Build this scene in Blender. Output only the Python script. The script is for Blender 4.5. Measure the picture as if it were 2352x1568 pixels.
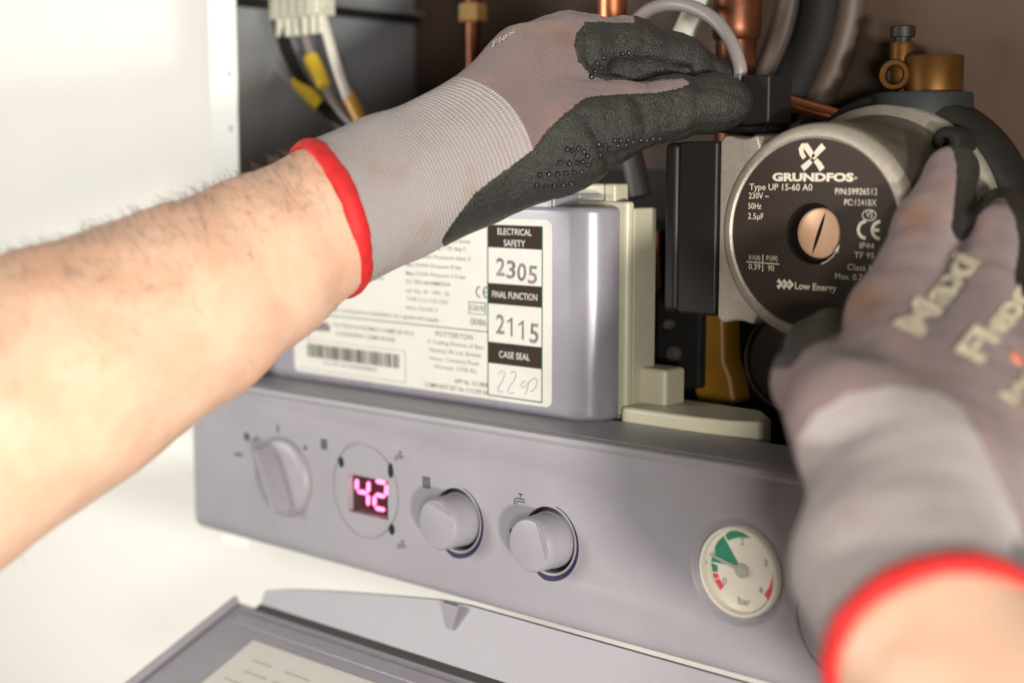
import bpy, math, random
import numpy as np
from mathutils import Vector
from mathutils.bvhtree import BVHTree

random.seed(7); np.random.seed(7)
for o in list(bpy.data.objects): bpy.data.objects.remove(o)
S = bpy.context.scene
COL = S.collection
MM = 0.001

# ------------------------------------------------------------------ camera
W_YAW, P_PITCH = math.radians(41.8), math.radians(6.9)
CR = np.array([math.cos(W_YAW), math.sin(W_YAW), 0.0])
CF = np.array([-math.sin(W_YAW)*math.cos(P_PITCH), math.cos(W_YAW)*math.cos(P_PITCH), -math.sin(P_PITCH)])
CU = np.cross(CR, CF)
CPOS = np.array([339.82, -531.73, 179.96])          # mm, origin = middle of the pressure gauge
FPX = 3267.0
cam = bpy.data.cameras.new('camera'); camo = bpy.data.objects.new('camera', cam); COL.objects.link(camo)
from mathutils import Matrix
m = Matrix(((CR[0], CU[0], -CF[0], CPOS[0]*MM), (CR[1], CU[1], -CF[1], CPOS[1]*MM), (CR[2], CU[2], -CF[2], CPOS[2]*MM), (0, 0, 0, 1)))
camo.matrix_world = m
cam.sensor_width = 36; cam.lens = 50; cam.clip_start = 0.01; cam.clip_end = 20
cam.dof.use_dof = True; cam.dof.focus_distance = 0.700; cam.dof.aperture_fstop = 3.4; cam.dof.aperture_blades = 7
S.camera = camo

# ------------------------------------------------------------------ light
world = bpy.data.worlds.new('World'); S.world = world; world.use_nodes = True
bg = world.node_tree.nodes['Background']; bg.inputs[0].default_value = (1.0, 0.93, 0.84, 1); bg.inputs[1].default_value = 0.115

def area(name, pos_mm, target_mm, size_mm, power, color):
    l = bpy.data.lights.new(name, 'AREA'); l.shape = 'DISK'; l.size = size_mm*MM; l.energy = power; l.color = color
    o = bpy.data.objects.new(name, l); COL.objects.link(o)
    o.location = Vector(pos_mm)*MM
    o.rotation_euler = (Vector(target_mm)-Vector(pos_mm)).to_track_quat('-Z', 'Y').to_euler()
    return o
area('key_lamp', CPOS + CR*40 - CU*95 - CF*250, (-250, 0, 60), 110, 4.5, (1.0, 0.965, 0.91))
area('room_lamp', CPOS + CR*450 - CU*450 - CF*1200, (-350, 60, 20), 150, 37.0, (1.0, 0.955, 0.885))
area('window_light', (-1050, -1050, 330), (-700, 150, 80), 500, 12.5, (1.0, 0.98, 0.945))

S.view_settings.view_transform = 'Standard'; S.view_settings.look = 'None'
S.view_settings.exposure = 0.17; S.view_settings.gamma = 1
S.render.engine = 'CYCLES'

# ------------------------------------------------------------------ picture geometry helpers (all millimetres)
def ray(px, py): return CF + CR*(px-1176)/FPX + CU*(784-py)/FPX
def at(px, py, Y):                                   # point of the photo that lies on the plane y = Y
    d = ray(px, py); return CPOS + d*((Y-CPOS[1])/d[1])
def atd(px, py, dep): return CPOS + ray(px, py)*dep  # point at a given depth
def zoomer(ox, oy, s): return lambda x, y: ((ox+x/s)*.91875, (oy+y/s)*.91875)

# ------------------------------------------------------------------ materials
def mat(name, col, rough=.5, metal=0., spec=.5, bump=0., bscale=800., var=0., vscale=40., sss=0., emit=None, estr=0., coat=0., rvar=0., dirt=None):
    M = bpy.data.materials.new(name); M.use_nodes = True
    nt = M.node_tree; b = nt.nodes['Principled BSDF']
    b.inputs['Base Color'].default_value = (*col, 1); b.inputs['Roughness'].default_value = rough
    b.inputs['Metallic'].default_value = metal; b.inputs['Specular IOR Level'].default_value = spec
    b.inputs['Coat Weight'].default_value = coat
    tc = nt.nodes.new('ShaderNodeTexCoord')
    if bump:
        n = nt.nodes.new('ShaderNodeTexNoise'); n.inputs['Scale'].default_value = bscale; n.inputs['Detail'].default_value = 4
        bp = nt.nodes.new('ShaderNodeBump'); bp.inputs['Strength'].default_value = bump; bp.inputs['Distance'].default_value = 0.0006
        nt.links.new(tc.outputs['Object'], n.inputs['Vector']); nt.links.new(n.outputs['Fac'], bp.inputs['Height']); nt.links.new(bp.outputs['Normal'], b.inputs['Normal'])
    if var or dirt or rvar:
        n2 = nt.nodes.new('ShaderNodeTexNoise'); n2.inputs['Scale'].default_value = vscale; n2.inputs['Detail'].default_value = 6; n2.inputs['Roughness'].default_value = .65
        nt.links.new(tc.outputs['Object'], n2.inputs['Vector'])
        cr = nt.nodes.new('ShaderNodeValToRGB'); cr.color_ramp.elements[0].position = .3; cr.color_ramp.elements[1].position = .7
        lo = dirt if dirt else tuple(c*(1-var) for c in col); hi = tuple(min(1, c*(1+var*.6)) for c in col)
        cr.color_ramp.elements[0].color = (*lo, 1); cr.color_ramp.elements[1].color = (*hi, 1)
        nt.links.new(n2.outputs['Fac'], cr.inputs['Fac']); nt.links.new(cr.outputs['Color'], b.inputs['Base Color'])
        if rvar:
            mr = nt.nodes.new('ShaderNodeMapRange'); mr.inputs['To Min'].default_value = rough-rvar; mr.inputs['To Max'].default_value = rough+rvar
            nt.links.new(n2.outputs['Fac'], mr.inputs['Value']); nt.links.new(mr.outputs['Result'], b.inputs['Roughness'])
    if sss:
        b.inputs['Subsurface Weight'].default_value = sss; b.inputs['Subsurface Radius'].default_value = (1, .35, .2); b.inputs['Subsurface Scale'].default_value = .004
    if emit:
        b.inputs['Emission Color'].default_value = (*emit, 1); b.inputs['Emission Strength'].default_value = estr
    return M

GREY = mat('lavender_plastic', (.292, .276, .300), .42, bump=.2, bscale=2200, var=.08, vscale=22, rvar=.06)
GREYG = mat('lavender_plastic_gloss', (.262, .248, .280), .27, bump=.05, bscale=1200, var=.05, vscale=30, rvar=.06)
CREAMP = mat('cream_plastic', (.52, .49, .355), .38, bump=.06, bscale=1500, var=.06, vscale=30)
PAPER = mat('label_paper', (.60, .58, .52), .45, var=.04, vscale=60)
INK = mat('print_black', (.02, .017, .014), .8, spec=.15)
INKB = mat('print_brown', (.036, .025, .018), .8, spec=.15)
INKGREY = mat('print_grey', (.17, .16, .15), .6)
INKSTAMP = mat('stamp_ink', (.20, .18, .17), .6, var=.8, vscale=140)
INKGREEN = mat('print_green', (.015, .10, .055), .5)
INKPURPLE = mat('print_purple', (.028, .018, .058), .5)
PEN = mat('pen_blue', (.05, .075, .28), .5)
WHITEINK = mat('print_cream', (.66, .58, .46), .5)
STEEL = mat('white_steel', (.80, .79, .74), .38, var=.03)
GALV = mat('galvanised_steel', (.37, .38, .40), .34, metal=.45, var=.12, vscale=14, bump=.05, bscale=500)
DARKM = mat('dark_metal', (.016, .014, .012), .65, spec=.2, var=.3)
TAN = mat('shaded_tan_panel', (.066, .038, .022), .75, var=.15, vscale=12)  # darkened so that the interior's shade lies in the colour
BLACK = mat('black_plastic', (.014, .0115, .010), .48, spec=.28, bump=.1, bscale=1800, rvar=.08, var=.2)
BLACKR = mat('black_rubber', (.012, .011, .010), .7, spec=.2, var=.2)
PLATE = mat('brown_black_plate', (.036, .025, .019), .6, spec=.3, bump=.04, bscale=2000, var=.08)
ALU = mat('cast_aluminium', (.44, .39, .32), .48, metal=.55, bump=.55, bscale=1500, var=.12, vscale=300)
ALUD = mat('shaded_aluminium', (.18, .16, .125), .42, metal=.6, bump=.25, bscale=700, var=.45, vscale=45)  # darker copy of the cast aluminium, barrel shade put into its colour
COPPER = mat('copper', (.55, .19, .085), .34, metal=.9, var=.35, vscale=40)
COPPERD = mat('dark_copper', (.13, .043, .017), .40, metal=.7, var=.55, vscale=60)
BRASS = mat('brass', (.12, .052, .010), .45, metal=.75, var=.25, vscale=60)  # darkened, the shade on the air vent is part of this colour
SCREW = mat('screw_brass', (.80, .50, .31), .34, metal=.25, bump=.05, bscale=900)
OCHRE = mat('ochre_plastic', (.28, .13, .012), .42, var=.25, vscale=40)
YELLOW = mat('yellow_sleeve', (.72, .50, .03), .4)
WIREG = mat('grey_wire', (.24, .21, .20), .38)
WIREW = mat('white_wire', (.62, .58, .50), .4)
WIREO = mat('orange_wire', (.55, .27, .03), .4)
NYLON = mat('clear_nylon', (.62, .62, .50), .35, sss=.2)
WALLP = mat('white_wall', (.88, .86, .795), .65, var=.02, vscale=6, bump=.05, bscale=200)
LED = mat('led_segment', (.9, .1, .25), .4, emit=(1.0, .13, .32), estr=4.2)
LEDBACK = mat('led_window', (.05, .012, .014), .25)
GREEN = mat('dial_green', (.03, .24, .14), .5)
RED = mat('dial_red', (.72, .06, .11), .5)
DIAL = mat('dial_white', (.74, .70, .60), .42)
NEEDLE = mat('needle_grey', (.42, .40, .36), .4)
ORANGE = mat('print_orange', (.75, .22, .14), .6)
TRIM = mat('red_trim', (.60, .013, .012), .68, bump=.6, bscale=900, var=.25, vscale=150)
PRINT = mat('glove_print', (.60, .53, .38), .7, bump=.3, bscale=900, var=.4, vscale=220)
HAIR = mat('arm_hair', (.10, .05, .025), .5)

def skin_mat():
    M = mat('skin', (.70, .44, .29), .5, sss=.2, bump=.6, bscale=520)
    nt = M.node_tree; b = nt.nodes['Principled BSDF']; tc = nt.nodes.new('ShaderNodeTexCoord')
    n = nt.nodes.new('ShaderNodeTexNoise'); n.inputs['Scale'].default_value = 38; n.inputs['Detail'].default_value = 7; n.inputs['Roughness'].default_value = .7
    cr = nt.nodes.new('ShaderNodeValToRGB'); e = cr.color_ramp.elements
    e[0].position = .32; e[0].color = (.68, .395, .26, 1); e[1].position = .66; e[1].color = (.76, .505, .365, 1)
    nt.links.new(tc.outputs['Object'], n.inputs['Vector']); nt.links.new(n.outputs['Fac'], cr.inputs['Fac']); nt.links.new(cr.outputs['Color'], b.inputs['Base Color'])
    return M
SKIN = skin_mat()

def knit_mat(name, c0, c1, pa, pb, strength, stain=True):
    """knitted yarn: rows along attribute 'row', stitches along 'col' (both in mm)"""
    M = bpy.data.materials.new(name); M.use_nodes = True; nt = M.node_tree; b = nt.nodes['Principled BSDF']
    b.inputs['Roughness'].default_value = .78; b.inputs['Sheen Weight'].default_value = .25; b.inputs['Specular IOR Level'].default_value = .25
    def node(t, **k):
        n = nt.nodes.new(t)
        for a, v in k.items(): setattr(n, a, v)
        return n
    def wave(attr, period, phase=None):
        a = node('ShaderNodeAttribute', attribute_name=attr)
        mul = node('ShaderNodeMath', operation='MULTIPLY'); mul.inputs[1].default_value = 2*math.pi/period
        nt.links.new(a.outputs['Fac'], mul.inputs[0]); s = node('ShaderNodeMath', operation='SINE')
        nt.links.new(mul.outputs[0], s.inputs[0]); h = node('ShaderNodeMath', operation='MULTIPLY_ADD'); h.inputs[1].default_value = .5; h.inputs[2].default_value = .5
        nt.links.new(s.outputs[0], h.inputs[0]); return h
    wa, wb = wave('row', pa), wave('col', pb)
    ml = node('ShaderNodeMath', operation='MULTIPLY_ADD'); ml.inputs[1].default_value = .75; ml.inputs[2].default_value = .25
    nt.links.new(wb.outputs[0], ml.inputs[0])
    h = node('ShaderNodeMath', operation='MULTIPLY'); nt.links.new(wa.outputs[0], h.inputs[0]); nt.links.new(ml.outputs[0], h.inputs[1])
    tc = node('ShaderNodeTexCoord'); nz = node('ShaderNodeTexNoise'); nz.inputs['Scale'].default_value = 1500
    nt.links.new(tc.outputs['Object'], nz.inputs['Vector'])
    hs = node('ShaderNodeMath', operation='MULTIPLY_ADD'); hs.inputs[1].default_value = .25
    nt.links.new(nz.outputs['Fac'], hs.inputs[0]); nt.links.new(h.outputs[0], hs.inputs[2])
    bp = node('ShaderNodeBump'); bp.inputs['Strength'].default_value = strength; bp.inputs['Distance'].default_value = .0008
    nt.links.new(hs.outputs[0], bp.inputs['Height']); nt.links.new(bp.outputs['Normal'], b.inputs['Normal'])
    mx = node('ShaderNodeMix', data_type='RGBA'); mx.inputs[6].default_value = (*c0, 1); mx.inputs[7].default_value = (*c1, 1)
    nt.links.new(h.outputs[0], mx.inputs[0]); out = mx.outputs[2]
    if stain:
        n2 = node('ShaderNodeTexNoise'); n2.inputs['Scale'].default_value = 34; n2.inputs['Detail'].default_value = 3
        nt.links.new(tc.outputs['Object'], n2.inputs['Vector'])
        cr = node('ShaderNodeValToRGB'); cr.color_ramp.elements[0].position = .56; cr.color_ramp.elements[0].color = (0, 0, 0, 1); cr.color_ramp.elements[1].position = .78; cr.color_ramp.elements[1].color = (.7, .7, .7, 1)
        nt.links.new(n2.outputs['Fac'], cr.inputs['Fac'])
        m2 = node('ShaderNodeMix', data_type='RGBA'); m2.inputs[7].default_value = (.36, .20, .13, 1)
        nt.links.new(cr.outputs['Color'], m2.inputs[0]); nt.links.new(out, m2.inputs[6]); out = m2.outputs[2]
    sa_ = node('ShaderNodeAttribute', attribute_name='stain'); m3 = node('ShaderNodeMix', data_type='RGBA'); m3.inputs[7].default_value = (.20, .085, .038, 1)
    nt.links.new(sa_.outputs['Fac'], m3.inputs[0]); nt.links.new(out, m3.inputs[6]); out = m3.outputs[2]
    nt.links.new(out, b.inputs['Base Color'])
    return M
KNIT = knit_mat('grey_knit', (.155, .104, .100), (.315, .222, .216), 1.15, .95, .7)
KNITCUFF = knit_mat('pale_knit_cuff', (.32, .275, .268), (.68, .61, .585), 1.0, 1.35, 1.15)

def coat_mat():
    M = mat('nitrile_coating', (.031, .028, .024), .38, bump=1.0, bscale=1000, var=.35, vscale=300, spec=.42)
    return M
COATM = coat_mat()
for n_ in COATM.node_tree.nodes:
    if n_.type == 'BUMP': n_.inputs['Distance'].default_value = .0011

# ------------------------------------------------------------------ object helpers
def tag(o, label=None, cat=None, group=None, kind=None):
    if label: o['label'] = label
    if cat: o['category'] = cat
    if group: o['group'] = group
    if kind: o['kind'] = kind
    return o
def thing(name, label, cat, loc=(0, 0, 0), group=None):
    o = bpy.data.objects.new(name, None); COL.objects.link(o); o.location = Vector(loc)*MM; o.empty_display_size = .02
    return tag(o, label, cat, group)

class MB:
    def __init__(s): s.v = []; s.f = []; s.mi = []; s.m = 0
    def add(s, vs, fs):
        n = len(s.v); s.v += [tuple(float(c) for c in p) for p in vs]
        s.f += [tuple(i+n for i in f) for f in fs]; s.mi += [s.m]*len(fs); return s
    def box(s, x0, x1, y0, y1, z0, z1):
        return s.add([(x0, y0, z0), (x1, y0, z0), (x1, y1, z0), (x0, y1, z0), (x0, y0, z1), (x1, y0, z1), (x1, y1, z1), (x0, y1, z1)],
                     [(0, 3, 2, 1), (4, 5, 6, 7), (0, 1, 5, 4), (1, 2, 6, 5), (2, 3, 7, 6), (3, 0, 4, 7)])
    def prism(s, poly, vec):                          # polygon of 3D points, extruded along vec
        n = len(poly); P = [np.array(p, float) for p in poly]; V = np.array(vec, float)
        nrm = np.zeros(3)
        for i in range(n): nrm += np.cross(P[i], P[(i+1) % n])
        if nrm @ V > 0: P = P[::-1]
        s.add(P+[p+V for p in P], [tuple(range(n)), tuple(range(2*n-1, n-1, -1))]+[(i, i+n, (i+1) % n+n, (i+1) % n) for i in range(n)])
        return s
    def poly(s, pts): return s.add(pts, [tuple(range(len(pts)))])
    def tube(s, pts, r, seg=14, caps=True):
        P = [np.array(p, float) for p in pts]; n = len(P); R = [r]*n if np.isscalar(r) else list(r)
        T = [(P[min(i+1, n-1)]-P[max(i-1, 0)]) for i in range(n)]; T = [t/np.linalg.norm(t) for t in T]
        a = np.array([0, 0, 1.]) if abs(T[0][2]) < .9 else np.array([1., 0, 0]); u = np.cross(T[0], a); u /= np.linalg.norm(u)
        vs = []
        for i in range(n):
            u = u-T[i]*(u @ T[i]); u /= np.linalg.norm(u); w = np.cross(T[i], u)
            for k in range(seg):
                t = 2*math.pi*k/seg; vs.append(P[i]+R[i]*(math.cos(t)*u+math.sin(t)*w))
        fs = [(i*seg+k, i*seg+(k+1) % seg, (i+1)*seg+(k+1) % seg, (i+1)*seg+k) for i in range(n-1) for k in range(seg)]
        if caps: fs += [tuple(range(seg-1, -1, -1)), tuple(range((n-1)*seg, n*seg))]
        return s.add(vs, fs)
    def lathe(s, prof, org, axis, seg=64):            # prof: (r, h) along axis
        A = np.array(axis, float); A /= np.linalg.norm(A); a = np.array([0, 0, 1.]) if abs(A[2]) < .9 else np.array([1., 0, 0])
        u = np.cross(a, A); u /= np.linalg.norm(u); w = np.cross(A, u); O = np.array(org, float); vs = []; fs = []; idx = []
        for r, h in prof:
            if r < 1e-6: idx.append([len(vs)]*seg); vs.append(O+A*h)
            else:
                idx.append(list(range(len(vs), len(vs)+seg)))
                vs += [O+A*h+r*(math.cos(2*math.pi*k/seg)*u+math.sin(2*math.pi*k/seg)*w) for k in range(seg)]
        for i in range(len(prof)-1):
            for k in range(seg):
                q = [idx[i][k], idx[i][(k+1) % seg], idx[i+1][(k+1) % seg], idx[i+1][k]]; r = []
                for x in q:
                    if x not in r: r.append(x)
                if len(r) > 2: fs.append(tuple(r))
        return s.add(vs, fs)
    def stroke(s, pts, w, up, n):                     # flat ribbon in the plane with normal n
        P = [np.array(p, float) for p in pts]; N = np.array(n, float); k = len(P); W = [w]*k if np.isscalar(w) else w
        vs = []
        for i in range(k):
            t = P[min(i+1, k-1)]-P[max(i-1, 0)]; t /= np.linalg.norm(t)+1e-9; b = np.cross(N, t); vs += [P[i]+b*W[i]/2, P[i]-b*W[i]/2]
        return s.add(vs, [(2*i, 2*i+1, 2*i+3, 2*i+2) for i in range(k-1)])
    def build(s, name, mats, parent=None, smooth=35, bevel=0, bseg=3, label=None):
        me = bpy.data.meshes.new(name)
        org = np.array(parent_world(parent))/MM if parent else np.zeros(3)
        me.from_pydata([tuple((np.array(p)-org)*MM) for p in s.v], [], s.f)
        for mm_ in (mats if isinstance(mats, (list, tuple)) else [mats]): me.materials.append(mm_)
        me.polygons.foreach_set('material_index', s.mi)
        me.validate(); me.update()
        if smooth:
            me.polygons.foreach_set('use_smooth', [True]*len(me.polygons)); me.set_sharp_from_angle(angle=math.radians(smooth))
        o = bpy.data.objects.new(name, me); COL.objects.link(o)
        if parent: o.parent = parent
        if bevel:
            b = o.modifiers.new('bevel', 'BEVEL'); b.width = bevel*MM; b.segments = bseg; b.limit_method = 'ANGLE'; b.angle_limit = math.radians(40); b.harden_normals = True
        if label: o['label'] = label
        return o
def parent_world(p):
    v = Vector((0, 0, 0))
    while p: v = v+p.location; p = p.parent
    return v

def bool_cut(o, cutters):
    for c in cutters:
        md = o.modifiers.new('cut', 'BOOLEAN'); md.operation = 'DIFFERENCE'; md.object = c; md.solver = 'EXACT'
    dg = bpy.context.evaluated_depsgraph_get(); dg.update()
    me = bpy.data.meshes.new_from_object(o.evaluated_get(dg)); o.modifiers.clear(); old = o.data; o.data = me; me.name = o.name
    me.polygons.foreach_set('use_smooth', [True]*len(me.polygons)); me.set_sharp_from_angle(angle=math.radians(35))
    for c in cutters: bpy.data.objects.remove(c)

def text_geo(body, bold=0.0):
    cu = bpy.data.curves.new('t', 'FONT'); cu.body = body; cu.size = 1; cu.offset = bold; cu.resolution_u = 3
    o = bpy.data.objects.new('t', cu); COL.objects.link(o); dg = bpy.context.evaluated_depsgraph_get()
    me = bpy.data.meshes.new_from_object(o.evaluated_get(dg))
    v = np.array([x.co[:2] for x in me.vertices]); f = [tuple(p.vertices) for p in me.polygons]
    bpy.data.objects.remove(o); bpy.data.meshes.remove(me); bpy.data.curves.remove(cu)
    return v, f
def text(mb, body, O, ux, uy, height, width=None, align='l', bold=0.0, shear=0.0, ref='H'):
    """flat lettering: O = start (or middle / end) of the base line, height = cap height"""
    v, f = text_geo(body, bold); rv, _ = text_geo(ref, bold)
    sy = height/(rv[:, 1].max()-max(0, rv[:, 1].min())); x0, x1 = v[:, 0].min(), v[:, 0].max()
    sx = width/(x1-x0) if width else sy
    off = {'l': 0, 'c': .5, 'r': 1}[align]*(x1-x0)
    ux, uy, O = np.array(ux, float), np.array(uy, float), np.array(O, float)
    mb.add([O+ux*((x-x0-off)*sx+shear*y*sy)+uy*y*sy for x, y in v], f)
EX, EZ = (1, 0, 0), (0, 0, 1)
def ptext(mb, body, p0, p1, cap, Y, bold=0.0):       # lettering on a plane y = Y between two base-line points of the photo
    a, b = at(*p0, Y), at(*p1, Y); O = (a[0], Y, (a[2]+b[2])/2)
    text(mb, body, O, EX, EZ, cap, b[0]-a[0], bold=bold)

# ================================================================== SETTING
b = MB(); jx = at(6, 1420, 200)[0]; b.box(-2600, jx-1.2, 200, 230, -1500, 1500); b.box(jx+1.2, 1400, 199.2, 230, -1500, 1500); b.box(jx-3, jx+3, 203, 229, -1500, 1500)
tag(b.build('wall', WALLP), kind='structure')

# ================================================================== BOILER CASING
casing = thing('boiler_casing', 'white steel boiler case with open front and grey metal interior', 'boiler casing', (-390, 15, -60))
b = MB(); b.box(-401, -374, 14, 15.2, -60, 420); b.box(-401, -399.6, 15.2, 196, -60, 420)
for z in (205, 238): b.m = 1; b.lathe([(0, 0), (2.2, 0), (2.2, .6), (0, .6)], (-381, 13.6, z), (0, 1, 0), 16)
b.build('side_panel', [STEEL, GALV], casing, bevel=.4)
b = MB(); b.box(-399, 330, 190, 196, -58, 430); b.build('back_panel', TAN, casing)
b = MB(); b.box(-399.5, -397.5, 15.4, 189, -52, 420); b.build('side_liner', GALV, casing)
b = MB(); b.box(-397.4, -391, 20, 188, 281.5, 286.5); b.build('seal_strip', BLACKR, casing)
b = MB(); b.box(-397.4, -386, 16, 188, 287, 289); b.build('liner_lip', GALV, casing)
b = MB(); b.box(-396, 330, 184, 189, 60, 180); b.build('lower_back_panel', DARKM, casing)
b = MB(); b.box(-396, 328, 47, 188, -49, -45); b.build('floor_tray', STEEL, casing)
b = MB(); b.box(328, 330, 14, 190, -54, 420); b.build('inner_side_panel', TAN, casing)

# ================================================================== CONTROL PANEL
cp = thing('control_panel', 'lavender grey boiler control box with knobs, red display, gauge and white rating label', 'control panel', (-130, 15, -50))
XL, XR = -409, 160
prof = [(0, -40), (.3, -43.5), (2.2, -47), (5.5, -49.2), (9, -50), (46, -50), (46, 50.8), (3.8, 50.2), (3.0, 48.9), (1.6, 48.9), (.6, 50.1), (-1.8, 50.4), (-4.0, 49.4), (-4.8, 47.4), (-4.0, 45.8), (-1.2, 45.4), (0, 44.6)]
b = MB(); b.prism([(XL, y, z) for y, z in prof], (XR-XL, 0, 0)); fascia = b.build('fascia', GREY, cp, smooth=50)
cut = []
def cyl_cut(x, z, prof_):
    c = MB(); c.lathe(prof_, (x, 0, z), (0, 1, 0), 72); cut.append(c.build('cutter', GREY))
GX, GZ = 0.0, 0.0
cyl_cut(GX, GZ, [(0, -5), (28, -5), (25.4, 0), (24.6, .5), (23.6, 1.6), (22.2, 3.2), (21.2, 3.6), (21.2, 14), (0, 14)])
DX, DZ = -247.0, 0.0
DW0, DW1 = at(zoomer(450, 1000, 3.36)(1405, 0)[0], 1075, 0), at(zoomer(450, 1000, 3.36)(1748, 0)[0], 1170, 0)
DW0[2], DW1[2] = at(*zoomer(450, 1000, 3.36)(1405, 612), 0)[2], at(*zoomer(450, 1000, 3.36)(1420, 930), 0)[2]
c = MB(); c.box(DW0[0], DW1[0], -5, 5, DW1[2], DW0[2]); cut.append(c.build('cutter', GREY))
# engraved ring around the display, engraved ring of the clock at the right
def ring_cut(x, z, r0, r1, depth):
    c = MB(); c.lathe([(r0, -4), (r1, -4), (r1, depth), (r0, depth), (r0, -4)], (x, 0, z), (0, 1, 0), 96); cut.append(c.build('cutter', GREY))
ring_cut(DX, DZ, 26.0, 27.6, .8)
ck = at(1828, 1392, 0); ring_cut(ck[0]+30.4, ck[2], 29.4, 30.4, 1.8)
KN = [(-175.2, -4.8), (-111.0, -4.6)]
for kx, kz in KN: ring_cut(kx, kz, 14.4, 16.9, 7)
bool_cut(fascia, cut)

# housing with rounded front corner
def rounded_plan(x0, x1, y0, y1, r, n=10):
    pts = [(x0, y1), (x0, y0)]
    for i in range(n+1):
        t = math.pi/2*i/n; pts.append((x1-r+r*math.sin(t), y0+r-r*math.cos(t)))
    pts.append((x1, y1)); return pts
b = MB(); HP = rounded_plan(-398, -106, 30, 52, 18, 14)
b.prism([(x, y, 50.4) for x, y in HP], (0, 0, 110.6)); b.build('housing', GREYG, cp, bevel=3.2, bseg=4)
# clip and slot on the housing's top
b = MB(); b.box(-170, -137.5, 31.5, 50, 159.5, 167.5); b.build('clip_block', GREYG, cp, bevel=1.2)
b = MB(); b.box(-137.3, -119, 33, 52, 165.2, 167.4); b.box(-137.3, -135.6, 33, 52, 160.5, 165.2); b.build('clip', GREYG, cp, bevel=.6)
# cream rear cover
b = MB(); P = rounded_plan(-300, -102.5, 52.3, 58, 3, 5); b.prism([(x, y, 52.0) for x, y in P], (0, 0, 111.5))
b.box(-300, -103.3, 58, 78.5, 46, 160.2)
b.box(-150, -119.5, 56, 66, 163, 172.5); b.box(-120, -112.5, 54, 66, 160, 172.6)
b.build('rear_cover', CREAMP, cp, bevel=1.6)
b = MB(); sh = rounded_plan(-103.4, -27, 44, 90, 0.1, 2)
q = [at(1427, 941, 48)[:2], at(1600, 978, 48)[:2], at(1672, 994, 50)[:2], at(1750, 1003, 58)[:2], at(1771, 975, 72)[:2], at(1752, 946, 88)[:2], at(1550, 916, 92)[:2], at(1440, 900, 80)[:2]]
b.prism([(x, y, 44.0) for x, y in q], (0, 0, 14.0)); b.build('rear_cover_foot', CREAMP, cp, bevel=2.2, bseg=4)
b = MB(); b.box(-108, -87.5, 66, 84, 50.0, 76.5); b.build('rear_cover_step', CREAMP, cp, bevel=2.2, bseg=4)

# ---- rating label on the housing
YL = 29.7
Z1 = zoomer(600, 500, 2.614)
lx0, lx1, lz0, lz1 = -343.0, -134.4, 54.0, 154.0
b = MB()
def rrect(x0, x1, z0, z1, r, y, n=6):
    pts = []
    for cx, cz, a0 in ((x1-r, z1-r, 0), (x0+r, z1-r, 90), (x0+r, z0+r, 180), (x1-r, z0+r, 270)):
        for i in range(n+1):
            t = math.radians(a0+90*i/n); pts.append((cx+r*math.cos(t), y, cz+r*math.sin(t)))
    return pts
b.prism(rrect(lx0, lx1, lz0+2, lz1, 4, YL), (0, .3, 0))
label_o = b.build('rating_label', PAPER, cp)
colx0, colx1 = -179.6, -141.0
YT = YL-.12
def zat(zx, zy, conv, Y): p = at(*conv(zx, zy), Y); return p
hd = [(150.6, 136.2), (111.6, 97.6), (75.6, 62+27.0-0)]
# heading bars: measured from the photo on the label plane
bars = [((1615, 160), (1990, 325)), ((1622, 540), (1995, 705)), ((1635, 930), (2003, 1107))]
zs = []
for (ax, ay), (bx, by) in bars:
    zt = at(*Z1(1615, ay), YL)[2]; zb = at(*Z1(1620, ay+ (by-ay)-15), YL)[2]; zs.append((zt, zb))
zs = [(151.0, 136.6), (114.6, 101.2), (80.4, 66.8)]
zs = [tuple(at(*Z1((a+c)/2, y), YL)[2] for y in (y0, y1)) for a, c, y0, y1 in ((1615, 1990, 166, 317), (1622, 1995, 554, 690), (1635, 2003, 945, 1086))]
for zt, zb in zs: b = MB(); b.box(colx0, colx1, YT, YL-.01, zb, zt); b.build('heading_bar', INKB, label_o)
zbot = at(*Z1(1820, 1300), YL)[2]
b = MB()
for x0, x1, z0, z1 in ((colx0-.35, colx0+.35, zbot, zs[0][0]), (colx1-.3, colx1+.3, zbot, zs[0][0]), (colx0, colx1, zbot-.35, zbot+.35)): b.box(x0, x1, YT-.03, YL-.02, z0, z1)
zl = at(*Z1(1625, 862), YL)[2]
b.box(-330, colx0, YT-.03, YL-.02, zl-.3, zl+.3)
a0, a1 = at(*Z1(1495, 662), YL), at(*Z1(1607, 748), YL)
for x0, x1, z0, z1 in ((a0[0], a1[0], a0[2]-.5, a0[2]), (a0[0], a1[0], a1[2]-.4, a1[2]), (a0[0], a0[0]+.5, a1[2], a0[2]), (a1[0]-.5, a1[0], a1[2], a0[2])): b.box(x0, x1, YT-.03, YL-.02, z0, z1)
b.build('ruled_line', INKGREEN, label_o)
# white headings
b = MB(); cx = (colx0+colx1)/2
text(b, 'ELECTRICAL', (cx, YT-.1, (zs[0][0]+zs[0][1])/2+1.0), EX, EZ, 3.3, 24.0, 'c', .006)
text(b, 'SAFETY', (cx, YT-.1, (zs[0][0]+zs[0][1])/2-5.0), EX, EZ, 3.3, 15.0, 'c', .006)
b.build('heading_text', PAPER, label_o, smooth=0); b = MB()
text(b, 'FINAL FUNCTION', (cx, YT-.1, (zs[1][0]+zs[1][1])/2-2.0), EX, EZ, 3.4, 32.0, 'c', .006); b.build('heading_text', PAPER, label_o, smooth=0); b = MB()
text(b, 'CASE SEAL', (cx, YT-.1, (zs[2][0]+zs[2][1])/2-2.0), EX, EZ, 3.4, 22.0, 'c', .006)
b.build('heading_text', PAPER, label_o, smooth=0)
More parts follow.
